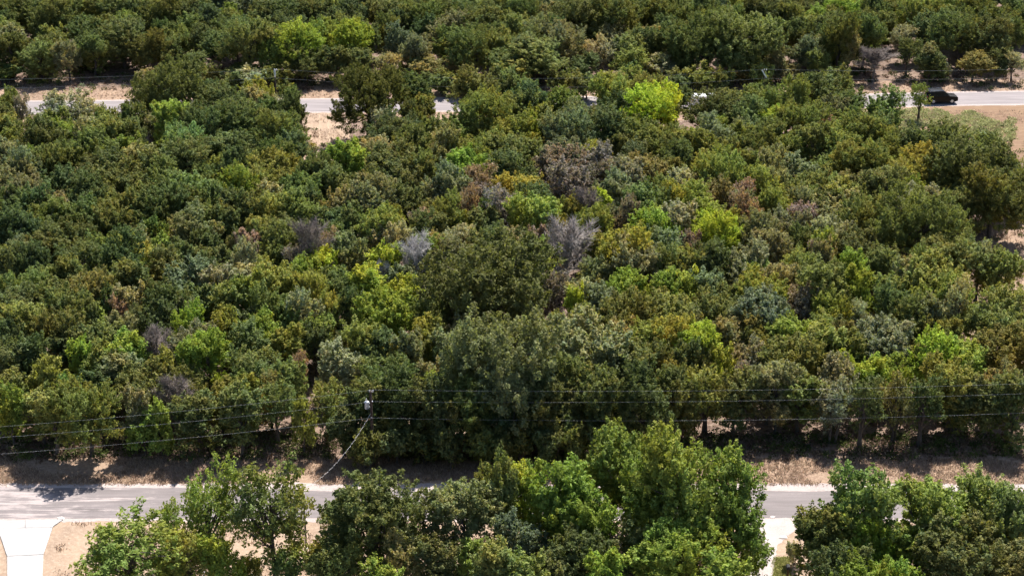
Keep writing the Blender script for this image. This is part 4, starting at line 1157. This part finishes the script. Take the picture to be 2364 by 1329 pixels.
def van(loc, rz):
    o = empty('van', loc, rz)
    o.scale = (1.0, 1.0, 0.86)
    tag(o, 'white van mostly hidden behind treetops on the far road', 'van')
    side = [(-2.75, 0.42), (2.5, 0.38), (2.75, 0.5), (2.72, 0.98), (2.1, 1.22), (1.35, 2.05), (1.0, 2.22), (-2.62, 2.24), (-2.76, 2.05)]
    b = MB().prism(side, -0.98, 0.98, lambda z: 1.0 - 0.06 * max(0, z - 1.0)).build('body', M['white_paint'], o)
    bv = b.modifiers.new('bevel', 'BEVEL'); bv.width = 0.08; bv.segments = 3; bv.limit_method = 'ANGLE'
    for s in (-1, 1):
        for win in ([(1.85, 1.3), (1.32, 1.92), (0.75, 1.92), (0.75, 1.3)],):
            f = lambda z: 0.98 * (1.0 - 0.06 * max(0, z - 1.0)) + 0.008
            vs = [(x, s * f(z), z) for x, z in win]
            w = MB(); w.add(vs + [(x, y - s * 0.03, z) for x, y, z in vs], [(0, 1, 2, 3), (7, 6, 5, 4), (0, 4, 5, 1), (1, 5, 6, 2), (2, 6, 7, 3), (3, 7, 4, 0)])
            w.build('side_window', M['glass'], o)
        MB().box((1.75, s * 1.08, 1.35), (0.12, 0.2, 0.26), chamfer=0.03).build('mirror', M['white_paint'], o)
        MB().box((2.66, s * 0.75, 0.88), (0.14, 0.26, 0.2), chamfer=0.03).build('headlight', M['clear_lamp'], o)
        MB().box((-2.74, s * 0.88, 1.15), (0.06, 0.14, 0.6), chamfer=0.02).build('tail_light', M['red_lamp'], o)
        for x in (-1.65, 1.75): wheel(o, x, s * 0.86, 0.35, s)
    w = MB(); w.add([(2.08, -0.86, 1.27), (2.08, 0.86, 1.27), (1.40, 0.80, 2.02), (1.40, -0.80, 2.02)], [(0, 1, 2, 3)])
    w.v = [(x + 0.02, y, z + 0.02) for x, y, z in w.v]; w.build('windscreen', M['glass'], o)
    MB().box((0.1, 0, 2.29), (0.7, 0.8, 0.1), chamfer=0.03).build('roof_vent', M['triplex_a'], o)
    return o
a, b = ground_at(2100, 238), ground_at(2240, 234.5)
p = ground_at(2171, 237)
suv((p.x, p.y, 0.014), math.atan2(b.y - a.y, b.x - a.x))
p = ground_at(1634, 244)
van((p.x, p.y, 0.014), 0.02)

# ------------------------------------------------------------------ small things along the near road
def fence_post(px, py, h, label, r=0.05):
    o = empty('fence_post', ground_at(px, py))
    tag(o, label, 'fence post', 'rusty posts of the wire fence')
    MB().lathe([(r, -0.2), (r, h - 0.02), (r * 0.7, h)], n=8).build('shaft', M['rust'], o, True)
    return o.location.copy()
q1 = fence_post(199, 1336, 1.5, 'rusty fence post nearest the driveway, carrying a slanting brace', 0.06)
q2 = fence_post(216, 1316, 1.5, 'rusty fence post second from the driveway, at the foot of a bush', 0.05)
q3 = fence_post(232, 1297, 1.4, 'rusty fence post deepest in the roadside bush', 0.05)
br = MB().tube([q1 - q1 + Vector((0.05, 0, 1.3)), (q2 - q1) + Vector((0, 0, 1.35))], 0.035, 6)
o = br.build('brace_rail', M['rust']); o.location = q1
tag(o, 'thin rusty rail joining the two fence posts by the driveway', 'rail')
o = MB().tube([(0, 0, 0.9), ((q3 - q2).x, (q3 - q2).y, 0.9)], 0.02, 5).build('fence_wire', M['rust']); o.location = q2
tag(o, 'slack fence wire running into the roadside bush', 'wire')
# white pipe rail low behind the roadside bushes
ra, rb = ground_at(385, 1338), ground_at(478, 1336)
o = empty('pipe_rail', ra)
tag(o, 'white pipe rail on short posts behind the roadside bush', 'rail')
d = rb - ra
MB().tube([(0, 0, 0.75), (d.x, d.y, 0.75)], 0.075, 8).build('rail', M['white_rail'], o, True)
for k in (0.08, 0.5, 0.92):
    MB().tube([(d.x * k, d.y * k, -0.2), (d.x * k, d.y * k, 0.75)], 0.06, 8).build('post', M['white_rail'], o, True)
# pale stones beside the drives
def stone(px, py, s, label):
    r = random.Random(int(px))
    m = MB()
    ring = []
    for k, (rr, z) in enumerate(((0.8, -0.1), (1.0, 0.12), (0.85, 0.32), (0.4, 0.45))):
        for j in range(9):
            a = 6.283 * j / 9
            q = rr * s * r.uniform(0.85, 1.12)
            ring.append((q * math.cos(a) * 1.4, q * math.sin(a), z * s))
    fs = [(k * 9 + j, k * 9 + (j + 1) % 9, k * 9 + 9 + (j + 1) % 9, k * 9 + 9 + j) for k in range(3) for j in range(9)] + [tuple(range(27, 36))]
    m.add(ring, fs)
    o = m.build('rock', M['stone']); o.location = ground_at(px, py)
    tag(o, label, 'rock')
stone(1808, 1240, 0.3, 'pale flat rock at the bend of the white gravel drive')
stone(140, 1196, 0.28, 'pale rock at the corner of the concrete driveway')
stone(1783, 1193, 0.2, 'small pale rock where the gravel drive meets the road')
# dark box on a post by the lawn
o = empty('mailbox', ground_at(1818, 1334))
tag(o, 'dark mailbox on a post beside the thin lawn', 'mailbox')
MB().box((0, 0, 0.5), (0.1, 0.1, 1.1)).build('post', M['rust'], o)
mb = MB(); pr = [(-0.17, 0.0), (0.17, 0.0), (0.17, 0.2), (0.12, 0.32), (0.0, 0.37), (-0.12, 0.32), (-0.17, 0.2)]
mb.prism([(x, z + 1.05) for x, z in pr], -0.28, 0.28).build('box', M['rubber'], o)
MB().box((0.19, -0.1, 1.3), (0.02, 0.05, 0.22)).build('flag', M['red_lamp'], o)
